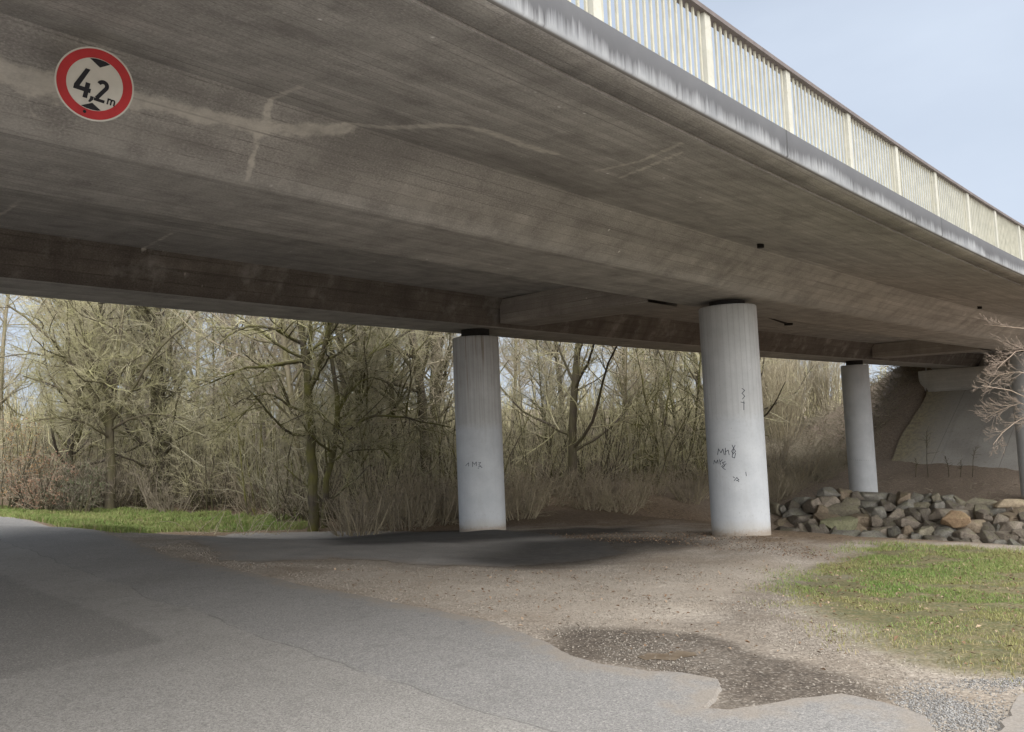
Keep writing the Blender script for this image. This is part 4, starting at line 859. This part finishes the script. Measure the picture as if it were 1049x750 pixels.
def try_place(px, depth, protos_, sc_rng, label, group, mind):
    x, y = photo_xy(px, depth); s, d = bsd(x, y)
    if d < 17.5 or (s > 41 and d < 21): return
    a_, b_ = np.array([x, y]) @ ROADR, np.array([x, y]) @ ROADM
    if -7 < b_ < 8.5: return
    if inside(np.array([x]), np.array([y]), grassL)[0]: return
    if any((x - a) ** 2 + (y - b) ** 2 < mind * mind for a, b in taken): return
    taken.append((x, y)); place(rt.choice(protos_), x, y, rt.uniform(*sc_rng), rt.uniform(0, 6.28), label, group, rt.uniform(0, .06))
for px in (405, 437, 522, 532, 548, 585, 604, 627, 652, 690, 585, 610, 640):   # the clear trunks seen between the pillars
    try_place(px, rt.uniform(27, 34), protos[:3], (.85, 1.1), LT, 'trees in the wood', .5)
for k in range(420):
    if len(taken) > 68: break
    dpt = rt.choice((rt.uniform(25, 36), rt.uniform(34, 50), rt.uniform(46, 70)))
    try_place(rt.uniform(-260, 870), dpt, protos, (.75, 1.15), LT, 'trees in the wood', 1.4)
LS = 'tangled leafless shrub in the undergrowth along the wood edge'
taken2 = taken; taken = []
for px in range(-150, 720, 17):
    y0 = float(gp([(px, 520.5 if px < 215 else 526.)])[0][1]) if 0 <= px < 300 else 26.5
    try_place(px + rt.uniform(-8, 8), min(y0, 31) + rt.uniform(.5, 2.2), sprotos[:3], (.75, 1.1), LS, 'bare shrubs of the wood edge', .5)
for k in range(60):
    s_ = rt.uniform(6.5, 40); d_ = rt.uniform(13.6, 17.2); x_, y_ = bxy(s_, d_)
    if x_ / y_ < -.207: continue
    if any((x_ - a) ** 2 + (y_ - b) ** 2 < 1.0 for a, b in taken) or inside(np.array([x_]), np.array([y_]), grassL)[0] or np.array([x_, y_]) @ ROADM < 9: continue
    taken.append((x_, y_)); place(sprotos[2], x_, y_, rt.uniform(.6, 1.0), rt.uniform(0, 6.28), LS, 'bare shrubs of the wood edge')
for k in range(500):
    if len(taken) > 190: break
    try_place(rt.uniform(-240, 870), rt.uniform(28, 46), sprotos, (.8, 1.3), LS, 'bare shrubs of the wood edge', 1.1)
LR = 'dense thicket of straight pale rods on the bank right of the near pillar'
taken = []
for k in range(80):
    if len(taken) > 20: break
    try_place(rt.uniform(775, 930), rt.uniform(46, 58), rods, (.85, 1.2), LR, 'rod thickets on the bank', 1.5)

# orange brown shrub holding its dry leaves at the left edge
def leafy(seed, h, spread, col, name, label, px, depth):
    g = Grow(seed); ns = 22; a = g.r.uniform(0, 6.28, ns); d0 = np.c_[np.cos(a) * .45, np.sin(a) * .45, np.ones(ns)]
    P = g.walk(np.c_[np.cos(a) * .3, np.sin(a) * .3, np.full(ns, -.1)], d0, h * g.r.uniform(.6, 1.1, ns), 8, .1, (0, 0, .1)); Rd = np.linspace(.025, .008, 8)[None].repeat(ns, 0); g.add('t', P, Rd, 5)
    P3, R3 = g.spawn(P, Rd, 8, .15, 1, (25, 65), .35, 6, .2, (0, 0, .03), .6, .006); g.add('c', P3, R3, 3); P4, R4 = g.spawn(P3, R3, 4, .1, 1, (25, 65), .5, 5, .2, (0, 0, 0), .6, .005); g.add('c', P4, R4, 3)
    x, y = photo_xy(px, depth); t = tree_obj(g, (x, y, float(Hg(np.array(x), np.array(y)))), BK_DARK, TW_BROWN, name, label, 'shrub', None, tr='stems', crn='twigs')
    q = P4[:, 1:].reshape(-1, 3); q = q[g.r.random(len(q)) < .75]; n = len(q); e1 = unit(g.r.normal(size=(n, 3)) + [0, 0, -.6]) * .045; e2 = unit(np.cross(e1, g.r.normal(size=(n, 3)))) * .022
    V = np.stack([q, q + e1 * .5 + e2, q + e1, q + e1 * .5 - e2], 1).reshape(-1, 3); F = np.arange(n * 4).reshape(n, 4)
    tint = np.repeat(np.array(col)[None] * g.r.uniform(.6, 1.35, (n, 1)), 4, 0); mesh_np('dry_leaves', V, F, LEAFM, t, cols=tint)
lm = NT('dry_leaf', .8, .2); lm.color(lm.attr('tint', 'Color')); LEAFM = lm.m
leafy(61, 3.6, 2.4, (.36, .22, .10), 'leafy_shrub', 'shrub holding orange brown dry leaves at the left picture edge', 2, 29)
leafy(62, 2.2, 2.0, (.26, .15, .10), 'leafy_shrub', 'low reddish brown leafy shrub beside the orange brown shrub at left', 42, 28.5)
leafy(63, 1.8, 1.8, (.10, .115, .06), 'leafy_shrub', 'dull green shrub in the undergrowth below the broad arching tree', 78, 28.5)

# pale pink twigs of the shrub reaching in from the right
g = Grow(71); dpt = 12.6; X = at(1108, 575, dpt); zb = float(Hg(np.array(X[0]), np.array(X[1]))); base = np.array([X[0], X[1], zb])
for pix, dz, r0, r1 in [([(1108, 585), (1100, 520), (1082, 460), (1060, 420), (1030, 402), (1005, 398), (985, 396)], -.6, .022, .004), ([(1106, 580), (1100, 480), (1085, 400), (1062, 350), (1035, 335), (1010, 330), (988, 332)], .4, .02, .004), ([(1108, 580), (1110, 470), (1098, 380), (1070, 330), (1045, 312)], .8, .018, .004),
                        ([(1082, 460), (1055, 430), (1030, 425), (1012, 436), (998, 456)], -.5, .011, .004), ([(1060, 420), (1040, 385), (1015, 378), (995, 392)], .2, .009, .004), ([(1062, 350), (1040, 355), (1016, 362), (1002, 378)], -.3, .009, .004), ([(1110, 585), (1125, 480), (1135, 400), (1140, 320)], .5, .04, .01), ([(1055, 430), (1030, 412), (1008, 418), (990, 430)], .4, .008, .004)]:
    pix = [(x_ + 20, y_) for x_, y_ in pix]; P = limb_pts(pix, dpt, dz, base); P += g.r.normal(size=P.shape) * .012; Rd = np.linspace(r0, r1, P.shape[1])[None]; g.add('t', P, Rd, 6)
    P2, R2 = g.spawn(P, Rd, 16, .4, 1, (15, 50), 1., 6, .1, (-.1, 0, .16), .5, .0028, absl=.42); g.add('c', P2, R2, 4); P3, R3 = g.spawn(P2, R2, 5, .1, .95, (20, 55), .6, 5, .14, (-.05, 0, .16), .7, .0023); g.add('c', P3, R3, 3); P4, R4 = g.spawn(P3, R3, 2, .2, .95, (20, 55), .6, 4, .14, (-.05, 0, .16), .7, .002); g.add('c', P4, R4, 3)
tree_obj(g, base, TW_PINK, TW_PINK, 'bare_shrub', 'bare shrub with pale pinkish twigs reaching in from the right edge', 'shrub', None, tr='stems', crn='twigs')
# dead weed stalks at the foot of the paved slope
for px, hgt_, kd in ((951, 2.3, 'tall dead weed with forked head at the foot of the paved slope'), (972, 1.1, 'short leaning dead stalk right of the tall dead weed'), (984, .9, 'short upright dead stalk between the leaning and the bent ones'), (996, 1.5, 'bent dead weed with curled leaves, rightmost by the paved slope'), (938, 1.0, 'low dead weed left of the tall forked one by the slope')):
    g = Grow(80 + px); x, y = gp([(px, 489)])[0]; P = g.walk(np.array([[0, 0, -.1]]), np.array([[.15 * (random.random() - .3), 0, 1.]]), np.array([hgt_]), 8, .06, (0, 0, .02)); Rd = np.linspace(.02, .01, 8)[None]; g.add('t', P, Rd, 5)
    P2, R2 = g.spawn(P, Rd, 12, .45, 1, (25, 65), .3, 5, .3, (0, 0, -.05), .7, .009); g.add('c', P2, R2, 4)
    tree_obj(g, (x, y, float(Hg(np.array(x), np.array(y)))), BK_DARK, BK_DARK, 'dead_weed', kd, 'weed', 'dead weeds below the paved slope', tr='stem', crn='seed_head')
# brush lying over the embankment slope and the bank (one tangle nobody could count)
def tangle(name, n, sampler, Lr, tilt, tw, rad_, label, seed, arch=-.25):
    g = Grow(seed); xy = sampler(g.r, n); n = len(xy); z = Hg(xy[:, 0], xy[:, 1]); a = g.r.uniform(0, 6.28, n)
    d = np.c_[np.cos(a), np.sin(a), np.full(n, tilt) * g.r.uniform(.4, 1.6, n)]; P = g.walk(np.c_[xy, z - .05], d, g.r.uniform(*Lr, n), 6, .16, (0, 0, arch)); Rd = np.linspace(1, .4, 6)[None] * rad_ * g.r.uniform(.6, 1.3, (n, 1)); g.add('c', P, Rd, 3)
    V, F = g.tubes('c'); o = mesh_np(name, V, F, tw); tag(o, label, kind='stuff'); return o
def samp_slope(r, n):
    s = r.uniform(38, 62, n); d = r.uniform(14.2, 25, n); return bxy(s, d)
def samp_wood(r, n):
    px = r.uniform(-200, 880, n); dp = r.uniform(23, 45, n); xy = np.array([photo_xy(a, b) for a, b in zip(px, dp)]); s, d = bsd(xy[:, 0], xy[:, 1]); b_ = xy @ ROADM
    return xy[(d > 17.5) & ((b_ > 9) | (b_ < -8)) & ~inside(xy[:, 0], xy[:, 1], grassL) & (segdist(xy[:, 0], xy[:, 1], grassL) > 1.1)]
def samp_bank(r, n):
    px = r.uniform(770, 1060, n); dp = r.uniform(32.5, 46, n); xy = np.array([photo_xy(a, b) for a, b in zip(px, dp)]); s, d = bsd(xy[:, 0], xy[:, 1]); return xy[(s < 40.5) | (d > 14)]
tangle('brushwood', 11000, samp_slope, (.5, 1.4), .6, TW_TAN, .018, 'brown dead brush covering the embankment slope', 91)
tangle('undergrowth', 10000, samp_wood, (.5, 1.6), 1.6, TW_BROWN, .010, 'brown bramble and dead stalks on the wood floor', 92, -.1)
tangle('dry_stalks', 1800, samp_bank, (.2, .6), .35, TW_BROWN, .010, 'short dead stalks and sticks littering the bank', 93)
def samp_gap(r, n):
    px = r.uniform(770, 905, n); dp = r.uniform(33, 46, n); xy = np.array([photo_xy(a, b) for a, b in zip(px, dp)]); s, d = bsd(xy[:, 0], xy[:, 1]); return xy[d > 14.]
tangle('dry_grass', 4500, samp_gap, (.4, 1.0), 1.2, TW_TAN, .009, 'pale dry grass and bramble on the bank beside the near pillar', 94, -.2)
# far wood closing the view
g = Grow(95); n = 1000; r_ = g.r; aa = r_.uniform(-1.05, .75, n); dd = r_.uniform(62, 105, n); xy = np.c_[np.sin(aa) * dd, np.cos(aa) * dd]; s, d = bsd(xy[:, 0], xy[:, 1]); bb = xy @ ROADM; xy = xy[((d > 22)) & ((bb > 9) | (bb < -9))]
n = len(xy); z = Hg(xy[:, 0], xy[:, 1]); P = g.walk(np.c_[xy, z - .3], np.tile([[0, 0, 1.]], (n, 1)) + r_.normal(size=(n, 3)) * .05, r_.uniform(3, 5.5, n), 10, .05, (0, 0, .05)); Rd = np.linspace(1, .25, 10)[None] * r_.uniform(.06, .17, (n, 1)); g.add('c', P, Rd, 5)
P2, R2 = g.spawn(P, Rd, 16, .05, 1, (20, 65), .22, 6, .16, (0, 0, .12), .5, .02); g.add('c', P2, R2, 3); P3, R3 = g.spawn(P2, R2, 6, .1, 1, (20, 65), .5, 4, .2, (0, 0, .05), .6, .014); g.add('c', P3, R3, 3)
V, F = g.tubes('c'); tag(mesh_np('woods', V, F, TW_OLIVE), 'far grey brown bare wood closing the view', kind='stuff')

# ------------------------------------------------------------------ grass, leaves, pebbles
gm = NT('grass_blade', .7, .25); gm.color(gm.attr('tint', 'Color')); GRM = gm.m
def blades(name, poly, n, hr, cols, label, seed, wfun, thick=.004, soft=.4):
    r = np.random.default_rng(seed); lo = np.maximum(poly.min(0), -26) - .5; hi = poly.max(0); q = r.uniform(lo, hi, (n * 4, 2)); m = softpoly(q[:, 0] + (fbm(q[:, 0] * 1.1 + 31, q[:, 1] * 1.1, 3) - .5) * .9, q[:, 1] + (fbm(q[:, 0] * 1.1, q[:, 1] * 1.1 + 71, 3) - .5) * .9, poly, soft)
    cl = fbm(q[:, 0] * 2.2, q[:, 1] * 2.2, 3); m = m * wfun(q) * smooth01((cl - .36) / .22 + .05); q = q[r.random(len(q)) < m][:n]; n = len(q)
    z = Hg(q[:, 0], q[:, 1]); a = r.uniform(0, 6.28, n); h = r.uniform(*hr, n) * (1 + .9 * smooth01((np.hypot(q[:, 0], q[:, 1]) - 12) / 4)) * (.6 + .8 * fbm(q[:, 0] * 1.5 + 9, q[:, 1] * 1.5, 2)); ln = r.uniform(.1, .9, n) * h; b = r.uniform(0, 6.28, n)
    w = np.c_[np.cos(a), np.sin(a), np.zeros(n)] * thick * r.uniform(.7, 1.6, n)[:, None]; p = np.c_[q, z - .005]; ld = np.c_[np.cos(b), np.sin(b), np.zeros(n)]
    mid = p + ld * (ln * .35)[:, None] + Z3 * (h * .6)[:, None]; tip = p + ld * ln[:, None] + Z3 * h[:, None]
    V = np.stack([p - w, p + w, mid + w * .7, mid - w * .7, tip], 1).reshape(-1, 3); i = np.arange(n)[:, None] * 5
    F = np.concatenate([i + np.array([[0, 1, 2]]), i + np.array([[0, 2, 3]]), i + np.array([[3, 2, 4]])])
    t = np.clip(fbm(q[:, 0] * .9 + 5, q[:, 1] * .9, 3) * 1.6 - .3 + r.normal(size=n) * .22 + .55 * smooth01((11.5 - np.hypot(q[:, 0], q[:, 1])) / 5), 0, 1)[:, None]; c = np.array(cols[0])[None] * (1 - t) + np.array(cols[1])[None] * t
    dry = (r.random(n) < .16 + .3 * smooth01((9.5 - np.hypot(q[:, 0], q[:, 1])) / 4))[:, None]; c = np.where(dry, np.array([[.3, .25, .13]]), c) * r.uniform(.75, 1.25, (n, 1))
    o = mesh_np(name, V, F, GRM, cols=np.repeat(c, 5, 0)); tag(o, label, kind='stuff')
crestd = lambda q: np.clip((np.hypot(q[:, 0], q[:, 1]) - 5.2) / 5.5, .12, 1) 
blades('grass', grassR, 230000, (.018, .042), ((.135, .22, .05), (.25, .235, .095)), 'short green and yellowish grass beside the gravel', 101, crestd, .0026, .85)
blades('grass', grassL, 140000, (.04, .09), ((.15, .225, .055), (.225, .25, .085)), 'green grass verge between the road and the wood', 102, lambda q: np.ones(len(q)), .006)
def leaves(name, poly, n, label, seed, size=.035):
    r = np.random.default_rng(seed); lo = poly.min(0); hi = poly.max(0); q = r.uniform(lo, hi, (n * 6, 2)); q = q[inside(q[:, 0], q[:, 1], poly)][:n]; n = len(q); z = Hg(q[:, 0], q[:, 1]) + r.uniform(.012, .045, n)
    p = np.c_[q, z]; e1 = unit(r.normal(size=(n, 3)) * [1, 1, .35]) * (size * r.uniform(.5, 1.3, n))[:, None]; e2 = unit(np.cross(e1, Z3 + r.normal(size=(n, 3)) * .3)) * (size * .6 * r.uniform(.5, 1.2, n))[:, None]; bend = Z3 * size * .35
    V = np.stack([p - e1, p - e2 * .9 + bend, p + e1, p + e2 * .9 + bend], 1).reshape(-1, 3); F = np.arange(n * 4).reshape(n, 4); F = np.concatenate([F[:, [0, 1, 2]], F[:, [0, 2, 3]]])
    c = np.where((r.random(n) < .4)[:, None], [[.28, .205, .14]], [[.16, .1, .06]]) * r.uniform(.6, 1.4, (n, 1)); o = mesh_np(name, V, F, LEAFM, cols=np.repeat(c, 4, 0)); tag(o, label, kind='stuff')
leaves('fallen_leaves', grassR, 2600, 'dry brown leaves scattered on the grass', 111, .026)
leaves('strewn_leaves', gp([(250, 580), (420, 585), (620, 585), (780, 575), (830, 600), (900, 690), (700, 690), (540, 655), (400, 615)]), 420, 'few brown leaves strewn over the gravel lay-by', 113, .024)
leaves('leaf_litter', gp([(560, 548), (720, 546), (800, 553), (850, 566), (860, 576), (790, 570), (700, 560), (600, 556)]), 1500, 'brown leaf litter around the foot of the near pillar', 112, .022)
def pebbles(name, poly, n, sz, label, seed, cols=((.17, .145, .115), (.36, .32, .27))):
    r = np.random.default_rng(seed); lo = poly.min(0); hi = poly.max(0); q = r.uniform(lo, hi, (n * 6, 2)); k = softpoly(q[:, 0], q[:, 1], poly, .3) * (1 - .8 * softpoly(q[:, 0], q[:, 1], dirt, .2) * (n > 1300)) * smooth01(fbm(q[:, 0] * 1.8 + 3, q[:, 1] * 1.8, 3) * 2.4 - .6); q = q[r.random(len(q)) < k][:n]; n = len(q)
    s = sz[0] + (sz[1] - sz[0]) * r.random(n) ** 3; z = Hg(q[:, 0], q[:, 1]) + s * .25
    oc = np.array([[1, 0, 0], [-1, 0, 0], [0, 1, 0], [0, -1, 0], [0, 0, .7], [0, 0, -.7]]); th = r.uniform(0, 6.28, n); J = oc[None] * r.uniform(.7, 1.3, (n, 6, 1)) + r.normal(size=(n, 6, 3)) * .18
    c_, s_ = np.cos(th)[:, None], np.sin(th)[:, None]; X = J[..., 0] * c_ - J[..., 1] * s_; Y = J[..., 0] * s_ + J[..., 1] * c_; J = np.stack([X, Y, J[..., 2]], -1)
    V = (np.c_[q, z][:, None] + J * s[:, None, None]).reshape(-1, 3); f = np.array([[0, 2, 4], [2, 1, 4], [1, 3, 4], [3, 0, 4], [2, 0, 5], [1, 2, 5], [3, 1, 5], [0, 3, 5]]); F = (np.arange(n)[:, None, None] * 6 + f[None]).reshape(-1, 3)
    t = r.random((n, 1)); c = np.array(cols[0])[None] * (1 - t) + np.array(cols[1])[None] * t; o = mesh_np(name, V, F, LEAFM, cols=np.repeat(c, 6, 0)); tag(o, label, kind='stuff')
pebbles('gravel', gp([(150, 562), (230, 580), (330, 602), (480, 634), (560, 660), (640, 684), (740, 700), (800, 722), (900, 722), (960, 745), (1010, 745), (1049, 705), (960, 685), (880, 668), (820, 620), (800, 590), (700, 575), (560, 585), (400, 580), (250, 578), (180, 556)]), 38000, (.003, .0105), 'loose pale gravel strewn over the lay-by', 121)
pebbles('gravel', gp([(610, 665), (640, 650), (700, 655), (745, 668), (740, 690), (690, 690), (630, 684)]), 900, (.003, .011), 'whitish stones around the muddy pothole', 122, ((.12, .105, .085), (.33, .3, .26)))
pebbles('gravel', gp([(930, 720), (980, 700), (1049, 695), (1049, 722), (1020, 740), (1000, 752), (960, 750)]), 6000, (.003, .0105), 'grey gravel in the lower right corner', 123, ((.12, .115, .108), (.31, .3, .285)))
